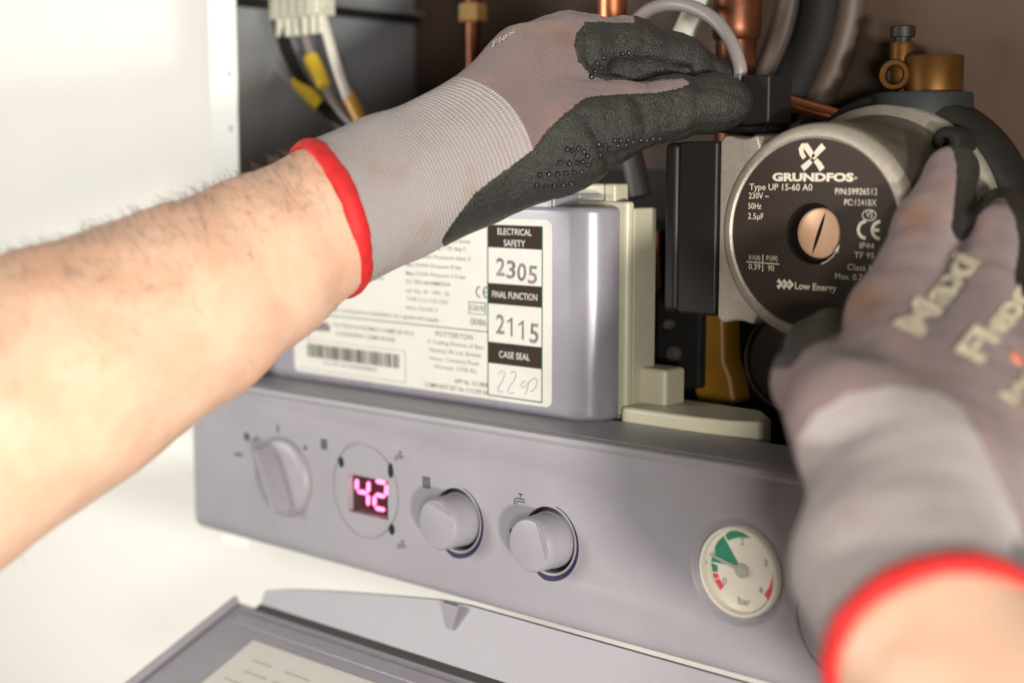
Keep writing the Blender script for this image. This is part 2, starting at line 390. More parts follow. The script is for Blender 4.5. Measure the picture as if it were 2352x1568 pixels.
# stamps
b = MB()
zc = (zs[0][1]+zs[1][0])/2
for i, ch in enumerate('2305'): text(b, ch, (cx-13.5+i*7.6, YT, zc-5.2-i*1.0), EX, EZ, 9.2, 6.4, 'l', .016, .05)
zc = (zs[1][1]+zs[2][0])/2
for i, ch in enumerate('2115'):
    x0_, z0_ = cx-13.5+i*8.0, zc-5.4-i*1.0
    if ch == '1': b.stroke([(x0_+.6, YT, z0_+7.6), (x0_+3.4, YT, z0_+10.0), (x0_+3.4, YT, z0_)], 1.35, None, (0, -1, 0))
    else: text(b, ch, (x0_, YT, z0_), EX, EZ, 10.2, 6.3, 'l', .016, .03)
b.build('stamped_number', INKSTAMP, label_o, smooth=0)
b = MB()
def zs_pts(L, conv, Y): return [at(*conv(x, y), Y) for x, y in L]
for L in ([(1690, 1140), (1710, 1113), (1732, 1128), (1722, 1165), (1698, 1205), (1682, 1243), (1698, 1254), (1722, 1250)], [(1768, 1128), (1795, 1116), (1806, 1135), (1790, 1180), (1758, 1222), (1746, 1250), (1770, 1262), (1792, 1258)],
          [(1868, 1183), (1845, 1190), (1830, 1215), (1842, 1225), (1868, 1213), (1886, 1190), (1880, 1230), (1862, 1272)], [(1884, 1198), (1905, 1172), (1930, 1160), (1943, 1180), (1936, 1215), (1908, 1248), (1895, 1250)]):
    P = zs_pts(L, Z1, YT); b.stroke([(p[0], YT, p[2]) for p in P], .34, None, (0, -1, 0))
b.build('handwriting', PEN, label_o, smooth=0)
# small print
b = MB()
def zt(body, x0, x1, y, cap, bold=0.0, slope=.105):
    ptext(b, body, Z1(x0, y), Z1(x1, y+(x1-x0)*slope), cap, YT, bold)
for body, x0, x1, y in (('Max DHW Flow = 11.5 l/min', 1085, 1503, 262), ('Max Water temp < 95 deg C', 1085, 1478, 312), ('PMS = 3bar Pressure class 2', 1085, 1506, 372), ('Max DHW Pressure 8 bar', 1085, 1450, 432), ('Max CHW Pressure 2.5 bar', 1085, 1478, 490), ('EC PIN 86/BM0354', 1085, 1372, 545), ('GC No. 47 - 393 - 22', 1085, 1368, 605), ('TYPE C12 C32 C52', 1085, 1357, 660), ('NOx CLASS 5', 1085, 1290, 716)):
    zt(body, x0, x1, y, 2.0, .006, .06)
zt('for connection to installation on a governed supply', 610, 1300, 735, 2.3, .004, .075)
zt('PUTTERTON PROMAX COMBI 28 HE A'.replace('PUTTERTON', 'POTTERTON'), 610, 1135, 830, 2.3, .006, .1)
zt('CONDENSING COMBI BOILER', 625, 1015, 885, 2.3, .006, .1)
zt('POTTERTON', 1278, 1520, 890, 2.8, .01, .09)
for body, x0, x1, y in (('A Trading Division of Baxi', 1225, 1590, 935), ('Heating UK Ltd, Brooks', 1240, 1575, 990), ('House, Coventry Road.', 1240, 1565, 1045), ('Warwick. CV34 4LL', 1270, 1552, 1100)): zt(body, x0, x1, y, 2.3, 0, .11)
zt('APP No. 5113006', 1400, 1622, 1195, 2.5, .012, .13)
zt('COMPOSITE SET No 5121397-04', 1205, 1622, 1222, 2.5, .012, .115)
zt('5121397 04 W0000288061', 545, 895, 1075, 2.2, .004, .13)
zt('case', 870, 940, 515, 2.2, .004, .08)
ptext(b, '0086', Z1(1505, 815), Z1(1610, 822), 3.6, YT, .004)
ptext(b, 'GB/IE', Z1(1503, 720), Z1(1600, 728), 3.0, YT, .004)
b.build('small_print', INKGREY, label_o, smooth=0)
b = MB(); p = at(*Z1(1545, 632), YL)
def ce(mb, x, z, h, y, w=.16):
    for ox, arc in ((0, 1), (h*.92, 1)):
        pts = [(x+ox+h/2+h/2*math.cos(t), y, z+h/2+h/2*math.sin(t)) for t in np.linspace(math.radians(90), math.radians(270), 18)]
        mb.stroke(pts, h*w, None, (0, -1, 0))
    mb.stroke([(x+h*.92+h*.05, y, z+h/2), (x+h*.92+h*.46, y, z+h/2)], h*w, None, (0, -1, 0))
ce(b, p[0], p[2], 5.6, YT); b.build('ce_mark', INKGREEN, label_o, smooth=0)
# barcode in its box
b = MB(); p0, p1 = at(*Z1(440, 930), YL), at(*Z1(1045, 1085), YL); zt0 = (at(*Z1(445, 925), YL)[2]); zb0 = at(*Z1(445, 1000), YL)[2]
x = p0[0]; rng = random.Random(3)
while x < p1[0]:
    w = rng.choice((.4, .4, .8, 1.3)); b.box(x, min(x+w, p1[0]), YT, YL-.01, zb0-2, zt0-1); x += w+rng.choice((.5, .5, .9, 1.2))
pa = at(*Z1(1080, 985), YL); pb = at(*Z1(1080, 1190), YL)
for x0, x1, z0, z1 in ((p0[0]-8, pa[0], pb[2]-.25, pb[2]), (pa[0]-.25, pa[0], pb[2], pa[2]), (p0[0]-8, pa[0], pa[2]-.2, pa[2])): b.box(x0, x1, YT, YL-.01, z0, z1)
b.build('barcode', INK, label_o, smooth=0)
b = MB(); pl_ = [at(*Z1(x, y), YL) for x, y in ((430, 790), (570, 800), (592, 830), (585, 860), (440, 845))]; b.prism([(p[0], YT, p[2]) for p in pl_], (0, .1, 0)); b.build('maker_badge', INKGREY, label_o)

# ---- selector dial, display, knobs, gauge on the fascia
sx, sz = at(*zoomer(450, 1000, 3.36)(880, 640), 0)[[0, 2]]
b = MB(); b.lathe([(0, -4.5), (17, -4.5), (22, -4), (23.4, -2.6), (23.8, 1), (0, 1)], (sx, 0, sz), (0, 1, 0), 72); sd = b.build('selector_dial', GREY, cp, smooth=40)
a = math.radians(24); ud = np.array([-math.sin(a), 0, math.cos(a)]); vd = np.array([math.cos(a), 0, math.sin(a)]); oo = np.array([sx, 0, sz])
b = MB(); n = 9; base = []; top = []
for i in range(n):
    t = -1+2*i/(n-1); hw = 6.5*(1-.55*abs(t)**2); tw = 2.6*(1-.5*t*t)
    base.append((oo+ud*21*t, hw*.68)); top.append((oo+ud*19*t, tw*.8))
vs = [p-vd*h+np.array([0, -4.0, 0]) for p, h in base]+[p+vd*h+np.array([0, -4.0, 0]) for p, h in base]+[p-vd*h+np.array([0, -16.5, 0]) for p, h in top]+[p+vd*h+np.array([0, -16.5, 0]) for p, h in top]
fs = []
for i in range(n-1): fs += [(i, i+1, 2*n+i+1, 2*n+i), (n+i+1, n+i, 3*n+i, 3*n+i+1), (2*n+i, 2*n+i+1, 3*n+i+1, 3*n+i)]
fs += [(0, 2*n, 3*n, n), (n-1, 2*n-1, 4*n-1, 3*n-1)]
b.add(vs, fs); b.build('grip', GREYG, sd, smooth=30, bevel=.8)
# printed symbols
b = MB(); Z3 = zoomer(450, 1000, 3.36); Z4 = zoomer(1000, 1100, 2.352)
YF = -.12
def fin(): 
    global b
    b.build('printed_symbol', INKPURPLE, cp, smooth=0); b = MB()
def icon_radiator(c, w, h):
    for i in range(5): b.box(c[0]-w/2+i*w/4-.35, c[0]-w/2+i*w/4+.35, YF, .02, c[2]-h/2, c[2]+h/2)
    for k in (-.42, .42): b.box(c[0]-w/2, c[0]+w/2, YF+.02, .03, c[2]+k*h-.3, c[2]+k*h+.3)
    fin()
def icon_tap(c, s):
    st = lambda L: b.stroke([(c[0]+x*s, YF, c[2]+z*s) for x, z in L], .16*s, None, (0, -1, 0))
    st([(-.15, .9), (.65, .9)]); st([(.25, .9), (.25, .45)]); st([(1.0, .3), (-.3, .3), (-.75, .1), (-.8, -.5)]); st([(1.0, -.05), (-.1, -.05), (-.4, -.15), (-.42, -.5)]); fin()
for x, y, w, h in ((1210, 370, 4.6, 6.0), (2070, 690, 5.0, 6.2)): icon_radiator(at(*Z3(x, y), 0), w, h)
icon_radiator(at(*Z3(560, 305), 0), 4, 4.5); icon_tap(at(*Z3(640, 330), 0), 3.0)
for x, y, s in ((1840, 480, 3.6), (1860, 1225, 3.6)): icon_tap(at(*Z3(x, y), 0), s)
icon_tap(at(*Z4(700, 355), 0), 4.0)
for (x0, y0), (x1, y1), w in (((820, 205), (822, 270), 1.6), ((455, 450), (525, 462), 1.6), ((1040, 395), (1065, 405), 2.2)):
    b.stroke([at(*Z3(x0, y0), YF), at(*Z3(x1, y1), YF)], w, None, (0, -1, 0)); fin()
b.stroke([at(*Z4(650, 520), YF), at(*Z4(652, 545), YF)], 1.4, None, (0, -1, 0))
b.build('printed_symbol', INKPURPLE, cp, smooth=0)
# lamp windows round the display
for i, (x, y, rx, rz) in enumerate(((1355, 520, 2.2, 3.1), (1770, 590, 2.0, 4.2), (1780, 1085, 2.3, 3.0))):
    c = at(*Z3(x, y), 0); b = MB(); b.prism([(c[0]+rx*math.cos(t), -.25, c[2]+rz*math.sin(t)) for t in np.linspace(0, 2*math.pi, 20)[:-1]], (0, .4, 0)); b.build('lamp_window', BLACK, cp)
# display
b = MB(); b.box(DW0[0]+.1, DW1[0]-.1, 4.2, 4.9, DW1[2]+.1, DW0[2]-.1); disp = b.build('display', LEDBACK, cp)
b = MB()
def seg7(ch, x, z, w, h, t):
    on = {'4': 'fgbc', '2': 'abged'}[ch]
    g = {'a': ((0, h), (w, h)), 'b': ((w, h), (w, h/2)), 'c': ((w, h/2), (w, 0)), 'd': ((0, 0), (w, 0)), 'e': ((0, h/2), (0, 0)), 'f': ((0, h), (0, h/2)), 'g': ((0, h/2), (w, h/2))}
    sl = .05
    for s_ in on:
        (xa, za), (xb, zb) = g[s_]; k = .1
        xa2, xb2 = xa+(xb-xa)*k, xb-(xb-xa)*k; za2, zb2 = za+(zb-za)*k, zb-(zb-za)*k
        A = np.array([x+xa2+za2*sl, 0, z+za2]); B = np.array([x+xb2+zb2*sl, 0, z+zb2]); d = (B-A)/np.linalg.norm(B-A); nn = np.array([-d[2], 0, d[0]])
        pts = [A, A+d*t*.5+nn*t*.5, B-d*t*.5+nn*t*.5, B, B-d*t*.5-nn*t*.5, A+d*t*.5-nn*t*.5]
        b.prism([(p[0], 3.4, p[2]) for p in pts], (0, .7, 0))
for ch, xa, xb in (('4', 1478, 1578), ('2', 1628, 1728)):
    q0, q1 = at(*Z3(xa, 870), 3.4), at(*Z3(xb, 670), 3.4); zb0 = at(*Z3((xa+xb)/2, 895 if ch == '4' else 925), 3.4)[2]; zt0 = at(*Z3((xa+xb)/2, 650 if ch == '4' else 675), 3.4)[2]
    b = MB(); seg7(ch, q0[0], zb0+.8, q1[0]-q0[0]-.6, zt0-zb0-1.6, 2.0); b.build('digit', LED, disp)

# knobs
def knob(x, z, turn):
    b = MB(); b.lathe([(0, -15.5), (10.8, -15.5), (12.8, -15), (13.5, -14), (13.8, -11), (14.3, 4), (0, 4)], (x, 0, z), (0, 1, 0), 72)
    k = b.build('knob', GREY, cp, smooth=30)
    b = MB(); ca, sa = math.cos(turn), math.sin(turn)
    pts = [(x+12.9*math.cos(t), -15.55, z+12.9*math.sin(t)) for t in np.linspace(turn-.85, turn+.85, 16)]
    b.prism(pts, (0, 9, 0)); b.build('knob_flat', GREYG, k, bevel=.5)
    b = MB(); b.lathe([(14.35, 3), (16.85, 3), (16.85, 3.3), (14.35, 3.3), (14.35, 3)], (x, 0, z), (0, 1, 0), 64); b.build('knob_gap', BLACK, k)
    b = MB(); vs = []; N = 60
    for i in range(N+1):
        t = math.radians(75-200*i/N); w = .5+3.0*(i/N)**1.2*(1 if i < N*.86 else max(0, (N-i)/(N*.14)))
        for r in (18.2, 18.2+w): vs.append((x+r*math.cos(t), -.10, z+r*math.sin(t)))
    b.add(vs, [(2*i, 2*i+1, 2*i+3, 2*i+2) for i in range(N)]); b.build('scale_mark', INKPURPLE, k, smooth=0)
knob(*KN[0], math.radians(75)); knob(*KN[1], math.radians(20))
# pressure gauge
b = MB(); b.lathe([(21.1, 3.0), (20.6, .4), (19.9, -.2), (19.2, .4), (19.0, 4.4), (0, 4.4), (0, 8), (21.1, 8), (21.1, 3)], (GX, 0, GZ), (0, 1, 0), 96)
gauge = b.build('pressure_gauge', DIAL, cp, smooth=35)
YD = 4.28
def dialpoly(L, m_, name, cat=None, y=YD):
    b = MB()
    for Q in L: b.prism([(lambda p: (p[0], y, p[2]))(at(*Z4(*q), 4.3)) for q in Q], (0, .1, 0))
    return b.build(name, m_, gauge, smooth=0)
for Q in ([(1990, 722), (1902, 562), (1868, 595), (1846, 640), (1834, 690), (1830, 712), (1880, 722), (1958, 738)], [(1912, 556), (1940, 533), (1975, 530), (2015, 541), (2065, 575), (2035, 573), (1995, 571), (1960, 578), (1930, 590)], [(1829, 720), (1867, 735), (1867, 774), (1838, 770)]): dialpoly([Q], GREEN, 'green_zone')
for Q in ([(1838, 779), (1870, 784), (1878, 806), (1846, 812)], [(1849, 820), (1879, 813), (1906, 856), (1884, 882)], [(2192, 785), (2187, 880), (2166, 940), (2140, 905), (2170, 865), (2180, 830)]): dialpoly([Q], RED, 'red_zone')
b = MB()
for ch, x, y in (('0', 1898, 843), ('2', 2002, 613), ('3', 2140, 738), ('4', 2108, 898)):
    p = at(*Z4(x, y), 4.2); text(b, ch, (p[0], 4.2, p[2]), EX, EZ, 3.1, None, 'l', 0)
p = at(*Z4(1988, 960), 4.2); text(b, 'bar', (p[0], 4.2, p[2]), EX, EZ, 3.7, 6.3, 'l', 0, ref='b')
for L in ([(1772, 655), (1790, 645)], [(1760, 790), (1795, 770)], [(1795, 690), (1803, 720), (1793, 742)]): b.stroke([at(*Z4(*q), 3.6) for q in L], .45, None, (0, -1, 0))
b.build('dial_numeral', INKGREY, gauge, smooth=0)
b = MB(); p = at(*Z4(1846, 676), 4.1); text(b, '1', (p[0], 4.1, p[2]), EX, EZ, 3.1, None, 'l', .01); b.build('dial_numeral', DIAL, gauge, smooth=0)
hub = at(*Z4(2008, 768), 3.0); tip = at(*Z4(1818, 668), 3.4)
b = MB(); d = tip-hub; L_ = np.linalg.norm(d); d /= L_; nn = np.cross(d, (0, 1, 0))
b.prism([hub+nn*1.1, hub-nn*1.1, hub+d*L_-nn*.45, hub+d*L_+nn*.45], (0, .5, 0)); b.lathe([(0, -.9), (2.8, -.9), (3.3, -.3), (3.3, 1.2), (0, 1.2)], hub, (0, 1, 0), 32)
b.build('needle', NEEDLE, gauge, bevel=.2)

# ---- hinged flap below the fascia
FC = at(545, 1380, -12)                                   # left rear corner of the tray
phi = math.radians(23); fd = np.array([0, -math.cos(phi), -math.sin(phi)]); fn = np.array([0, -math.sin(phi), math.cos(phi)])
def fp(x, s, h): return np.array([x, FC[1], FC[2]])+fd*s+fn*h
b = MB()
def fprism(x0, x1, s0, s1, h0, h1): b.prism([fp(x0, s0, h0), fp(x1, s0, h0), fp(x1, s1, h0), fp(x0, s1, h0)], fn*(h1-h0))
fx0, fx1 = FC[0], 150
fprism(fx0, fx1, 0, 112, -4, 0)                            # tray floor
fprism(fx0, fx0+3, 0, 112, 0, 5); fprism(fx0+3, fx1, 108, 112, 0, 5)
flap = b.build('flap', GREY, cp, bevel=1.2)
b = MB(); fprism(fx0+14, fx1, 8, 17, .2, 1.6); b.build('flap_rib', GREYG, flap, bevel=.7)
b = MB(); fprism(fx0+19, fx1, -3.2, 2.4, -3, .5); b.build('hinge_shade_strip', mat('painted_hinge_shade', (.06, .055, .055), .6), flap)  # solid dark strip, painted as the shade in the hinge crease
b = MB()                                                   # rear lip, bowed up towards the middle
NL = 24
for i in range(NL):
    xa, xb = fx0+19+(fx1-fx0-19)*i/NL, fx0+19+(fx1-fx0-19)*(i+1)/NL
    ha, hb = [8.5+24.6*min(1, (x-fx0-19)/150.)**.8 for x in (xa, xb)]
    A = [fp(xa, -3, 0), fp(xb, -3, 0), fp(xb, -3, 0)+np.array([0, .42, .9])*hb, fp(xa, -3, 0)+np.array([0, .42, .9])*ha]
    b.add(A+[p+np.array([0, 2.4, 0]) for p in A], [(0, 1, 2, 3), (7, 6, 5, 4), (3, 2, 6, 7), (0, 4, 5, 1)]+([(0, 3, 7, 4)] if i == 0 else [])+([(1, 5, 6, 2)] if i == NL-1 else []))
b.build('flap_lip', GREY, flap, smooth=30)
b = MB(); b.prism([fp(fx0+44, 24, .15), fp(fx1-20, 24, .15), fp(fx1-20, 104, .15), fp(fx0+44, 104, .15)], fn*.3); ins = b.build('instruction_sheet', PAPER, flap)
b = MB(); rng = random.Random(5)
for r in range(7):
    x = fx0+54+rng.uniform(0, 8)
    while x < fx1-40:
        w = rng.uniform(4, 22); s0 = 38+r*9
        b.poly([fp(x, s0, .55), fp(x+w, s0, .55), fp(x+w, s0-1.1, .55), fp(x, s0-1.1, .55)]); x += w+rng.uniform(2, 14)
b.build('sheet_print', mat('faint_print', (.40, .36, .29), .6), flap, smooth=0)
c0 = at(1030, 1395, -2); b = MB(); b.prism([c0+np.array([-5, 0, 2]), c0+np.array([6, 0, 2]), c0+np.array([3, -2, -11]), c0+np.array([0, -2, -11])], (0, 3, 0)); b.build('flap_stay', GREYG, cp, bevel=.5)

# ================================================================== PUMP
pump = thing('circulation_pump', 'cast aluminium circulation pump with round black face plate and copper slotted screw', 'pump', (0, 95, 92))
PC = np.array([0.0, 60.0, 150.0])
prof = [(14.8, 10), (14.8, .5), (44.2, .5), (44.4, -.6), (45.4, -1.4), (48.0, -1.2), (50.2, .6), (51.2, 3.4), (51.6, 20), (52.4, 42), (54, 52), (57.5, 60), (61, 64), (62, 66), (62, 70), (60, 70.5)]
b = MB(); b.lathe(prof, PC, (0, 1, 0), 128); b.m = 1; b.lathe([(60, 70.4), (60, 72.2)], PC, (0, 1, 0), 96)
body = b.build('motor_housing', [ALU, BLACK], pump, smooth=40)
b = MB(); b.lathe([(59.8, 71), (62.5, 71), (66.5, 74), (69, 80), (69, 96), (64, 104), (0, 104)], PC, (0, 1, 0), 96); b.build('pump_volute', DARKM, pump, smooth=40)
# darker barrel sleeve behind the ring, its shade put into the colour
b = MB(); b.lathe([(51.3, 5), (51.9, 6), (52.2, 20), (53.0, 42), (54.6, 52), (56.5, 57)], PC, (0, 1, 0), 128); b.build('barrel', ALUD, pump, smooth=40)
# bolt boss on the flange
for ang in (46, 134, 226, 314):
    c = PC+np.array([59*math.cos(math.radians(ang)), 50, 59*math.sin(math.radians(ang))])
    b = MB(); b.lathe([(2.6, 6), (2.6, -2), (4.4, -2.2), (6.4, -1.4), (7.4, 0), (8.0, 16), (0, 16)], c, (0, 1, 0), 32); b.m = 1; b.lathe([(0, 3), (2.62, 3)], c, (0, 1, 0), 24); b.build('bolt_boss', [DARKM, BLACK], pump, smooth=40)
# flange plate towards the terminal box with hollow fillets
zt_, zb_ = 194.5, 106.5
pl = [(-52.5, zt_), (-49, zt_+.5), (-46, zt_-3)]
ftop = [(-52.5, 196.5), (-38, 196.5), (-34, 186)]
b = MB()
out = [(-53, 107), (-53, 193.5), (-50.5, 196.2)]
for t in np.linspace(0, 1, 8): out.append((-48+16*t, 196.2-0.0-1.5*math.sin(math.pi*t)))
out += [(-28, 186), (-28, 114)]
for t in np.linspace(1, 0, 8): out.append((-48+16*t, 104.5+1.5*math.sin(math.pi*t)))
out += [(-50.5, 104.5)]
b.prism([(x, 60.4, z) for x, z in out], (0, 42, 0)); b.build('side_flange', ALU, pump, bevel=1.4)
# terminal box
b = MB(); b.box(-76.0, -53.2, 58.6, 122, 107.5, 193.6); tb = b.build('terminal_box', BLACK, pump, bevel=1.6)
b = MB(); b.box(-85.5, -76.6, 59.0, 121, 107.5, 193.2); b.build('box_lid', BLACK, tb, bevel=3.2, bseg=4)
b = MB(); b.box(-76.8, -75.8, 59.8, 120.5, 109, 192); b.build('lid_gap', INK, tb)
# face plate
YP = 59.9
b = MB(); ring = [(44.1*math.cos(t), 44.1*math.sin(t)) for t in np.linspace(0, 2*math.pi, 97)[:-1]]
b.lathe([(14.4, .6), (14.4, -.15), (44.1, -.15), (44.1, .6)], PC, (0, 1, 0), 96); plate = b.build('name_plate', PLATE, pump)
b = MB(); b.lathe([(14.4, -.2), (14.3, 9), (0, 9)], PC, (0, 1, 0), 64); b.build('screw_well', BLACK, plate)
Z5 = zoomer(1600, 300, 2.613)
b = MB(); sc = np.array([PC[0], 66.0, PC[2]]); b.lathe([(0, -.7), (10.4, -.7), (11.6, -.3), (12.1, .8), (12.1, 4), (0, 4)], sc, (0, 1, 0), 64); screw = b.build('vent_screw', SCREW, pump, smooth=40)
sa = math.radians(72); dv = np.array([math.cos(sa), 0, math.sin(sa)]); nv = np.array([-math.sin(sa), 0, math.cos(sa)])
pts = [sc+np.array([0, -.78, 0])+dv*10.8*t+nv*(.95*(1-t*t)) for t in np.linspace(-1, 1, 14)]+[sc+np.array([0, -.78, 0])+dv*10.8*t-nv*(.95*(1-t*t)) for t in np.linspace(1, -1, 14)[1:-1]]
b = MB(); b.prism(pts, (0, .3, 0)); b.build('screw_slot', INK, screw, smooth=0)
b = MB()
YPT = 59.7
def pt(body, x0, y0, x1, y1, cap, bold=0.0): ptext(b, body, Z5(x0, y0), Z5(x1, y1), cap, YPT, bold)
pt('GRUNDFOS', 865, 385, 1395, 412, 3.7, .05)
pt('Type UP 15-60 A0', 715, 448, 1125, 470, 3.0, .004)
pt('230V ~', 710, 512, 842, 516, 2.8, .004); pt('50Hz', 707, 580, 792, 582, 2.8, .004); pt('2.5µF', 705, 645, 806, 650, 2.8, .004)
pt('P/N:59926512', 1275, 475, 1550, 500, 2.8, .006); pt('PC:1241BX', 1335, 553, 1545, 565, 2.8, .006)
pt('IP44', 1435, 835, 1530, 845, 2.6, .004); pt('TF 95', 1400, 895, 1530, 910, 2.7, .004); pt('Class H', 1355, 970, 1530, 995, 2.7, .004); pt('Max. 0.7 MPa', 1275, 1030, 1560, 1060, 2.7, .004)
pt('I1/1(A)', 712, 912, 785, 914, 2.2, .006); pt('P1(W)', 826, 918, 898, 920, 2.4, .006); pt('0.39', 710, 975, 786, 978, 2.7, .004); pt('90', 835, 985, 876, 987, 2.7, .004)
pt('Low Energy', 1012, 1098, 1285, 1125, 3.2, .02)
W5 = lambda L, w: b.stroke([(lambda p: (p[0], YPT, p[2]))(at(*Z5(*q), YPT)) for q in L], w, None, (0, -1, 0))
W5([(695, 925), (910, 942)], .5); W5([(803, 877), (801, 992)], .5)
for i in range(3): W5([(900+i*35, 1045+i*2), (925+i*35, 1070+i*2), (898+i*35, 1095+i*2)], 2.0)
W5([(1075, 250), (1058, 222), (1052, 190), (1063, 172), (1085, 172), (1108, 205), (1132, 245)], [2.2, 2.4, 2.6, 2.9, 3.2, 3.0, 2.4])
W5([(1128, 250), (1160, 210), (1200, 168)], [2.2, 2.8, 3.2]); W5([(1118, 268), (1085, 298), (1060, 318)], [2.4, 2.9, 3.0]); W5([(1146, 262), (1170, 290), (1190, 325)], [2.4, 2.9, 3.0])
W5([(1410, 372), (1418, 380), (1410, 388), (1402, 380), (1410, 372)], .4)
p = at(*Z5(1425, 770), YPT); ce(b, p[0], p[2], 7.6, YPT, .2)
c = at(*Z5(1497, 622), YPT)
W5([(1497+44*math.cos(t), 622+34*math.sin(t)) for t in np.linspace(0, 2*math.pi, 26)], .5); pt('VS', 1475, 636, 1520, 640, 3.0, .01)
arc = [(1185, 940), (1225, 920), (1260, 890), (1285, 855)]; W5(arc, .5); W5([(1280, 862), (1305, 815)], [2.2, .1])
b.build('plate_text', WHITEINK, plate, smooth=0)

# ================================================================== POWER CABLE WITH PLUG on the pump
cab = thing('power_cable', 'grey round cable looping into a black square plug on the pump', 'cable', (-35, 85, 205))
p0, p1 = at(1712, 285, 82), at(1768, 172, 82)
zt1, zb1 = at(1740, 172, 82)[2], at(1740, 286, 82)[2]
b = MB(); b.box(p0[0]-3, p1[0], 82, 104, zb1, zt1); b.build('plug', BLACK, cab, bevel=1.6)
b = MB(); b.box(p0[0]-14, p1[0]-1, 80, 108, zb1-4.0, zb1-1); b.box(p0[0]-9, p1[0]-4, 86, 104, zb1-1.2, zb1+.5); b.build('plug_base', BLACKR, cab, bevel=.6)
pts = [at(x, y, Y) for x, y, Y in ((1690, 240, 93), (1700, 175, 93), (1696, 140, 93), (1675, 90, 94), (1640, 45, 96), (1590, 17, 98), (1540, 10, 100), (1495, 22, 104), (1462, 48, 108), (1430, 90, 112), (1405, 140, 118))]
def spline(P, n=6):
    P = [np.array(p, float) for p in P]; out = []
    for i in range(len(P)-1):
        a, b_, c_, d_ = P[max(i-1, 0)], P[i], P[i+1], P[min(i+2, len(P)-1)]
        for k in range(n):
            t = k/n; out.append(.5*((2*b_)+(c_-a)*t+(2*a-5*b_+4*c_-d_)*t*t+(3*b_-a-3*c_+d_)*t**3))
    out.append(P[-1]); return out
b = MB(); b.tube(spline(pts), 3.6, 18); b.build('cord', WIREG, cab, smooth=60)

# ================================================================== AIR VENT on the pump
av = thing('air_vent', 'brass automatic air vent with black cap standing behind the pump', 'air vent', (10, 150, 200))
YV = 150; c = at(2118, 215, YV); b = MB(); zc_ = c[2]
b.lathe([(0, -24), (25.0, -24), (25.2, -1.4), (24.4, 0), (0, 0)], (c[0], YV, zc_), (0, 0, 1), 64); b.build('collar', mat('collar_black', (.011, .014, .014), .6), av, smooth=40)
b = MB(); m0 = at(2143, 212, YV); b.lathe([(0, 0), (14.5, 0), (14.6, 17.2), (13.8, 18.4), (0, 18.6)], (m0[0], YV, zc_), (0, 0, 1), 48); b.build('vent_body', BRASS, av, smooth=40)
s0 = at(2078, 205, YV); b = MB(); b.lathe([(0, 0), (6.2, 0), (6.2, 24), (5.8, 25.5), (0, 25.5)], (s0[0], YV-4, zc_), (0, 0, 1), 32); b.build('vent_neck', BRASS, av, smooth=40)
b = MB(); b.lathe([(0, 25), (4.2, 25), (4.2, 28), (6.2, 28.2), (6.4, 33), (5.6, 33.8), (0, 33.8)], (s0[0], YV-4, zc_), (0, 0, 1), 20); b.build('vent_cap', BLACK, av, smooth=30)
h0 = at(2054, 172, YV-14); b = MB(); b.lathe([(4.6, 0), (5.2, -.6), (7.2, -.6), (7.8, .4), (7.8, 16), (0, 16)], h0, (-.25, 1, 0), 36); b.m = 1; b.lathe([(4.7, 0), (4.6, 6), (0, 6)], h0, (-.25, 1, 0), 28); b.build('vent_outlet', [BRASS, BLACK], av, smooth=40)

# ================================================================== PIPES, HOSES, WIRES in the case
def pipe(name, label, cat, pts, r, m_, group=None, seg=24):
    P = spline(pts) if len(pts) > 2 else pts
    b = MB(); b.tube(P, r, seg); return tag(b.build(name, m_, smooth=60), label, cat, group)
pipe('copper_pipe', 'bright copper pipe rising behind the left glove', 'pipe', [at(1407, 20, 120)+np.array([0, 0, -60]), at(1407, 20, 120)+np.array([0, 0, 140])], 8.3, COPPER, 'copper pipes in the boiler case')
c = at(1692, 60, 128); b = MB()
b.lathe([(0, -70), (11, -70), (11, -8), (12.8, -6), (13.4, 0), (13.4, 26), (12.2, 30), (12.2, 130), (0, 130)], c, (0, 0, 1), 40)
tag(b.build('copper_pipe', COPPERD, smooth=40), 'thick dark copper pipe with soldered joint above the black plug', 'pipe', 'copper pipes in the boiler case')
pipe('copper_pipe', 'thin reddish copper pipe sloping behind the pump', 'pipe', [at(1640, 165, 150), at(1770, 222, 146), at(1870, 252, 142), at(1990, 288, 140)], 4.0, COPPER, 'copper pipes in the boiler case')
pipe('hose', 'dark ribbed rubber hose curving down behind the copper pipes', 'hose', [at(1895, -60, 170), at(1888, 20, 170), at(1868, 100, 170), at(1832, 180, 170), at(1790, 260, 170)], 11.5, BLACKR)
TANP = mat('tan_hose', (.06, .039, .026), .55)
pipe('flexible_pipe', 'brown plastic pipe left of the dark rubber hose', 'pipe', [at(1830, -40, 178), at(1815, 40, 178), at(1795, 110, 178), at(1755, 210, 178), at(1720, 290, 178)], 8.5, TANP, 'brown plastic pipes beside the rubber hose')
pipe('flexible_pipe', 'brown plastic pipe right of the dark rubber hose', 'pipe', [at(1960, -40, 176), at(1950, 40, 176), at(1925, 130, 176), at(1885, 220, 176), at(1850, 300, 176)], 8.5, TANP, 'brown plastic pipes beside the rubber hose')
q = [at(1585, -15, 125), at(1632, -15, 125), at(1585, 92, 125), at(1540, 80, 125)]; b = MB(); b.prism(q, (0, 3, 0)); tag(b.build('bracket', mat('pale_strap', (.38, .37, .29), .4), bevel=.4), 'pale flat strap slanting behind the grey cable', 'bracket')
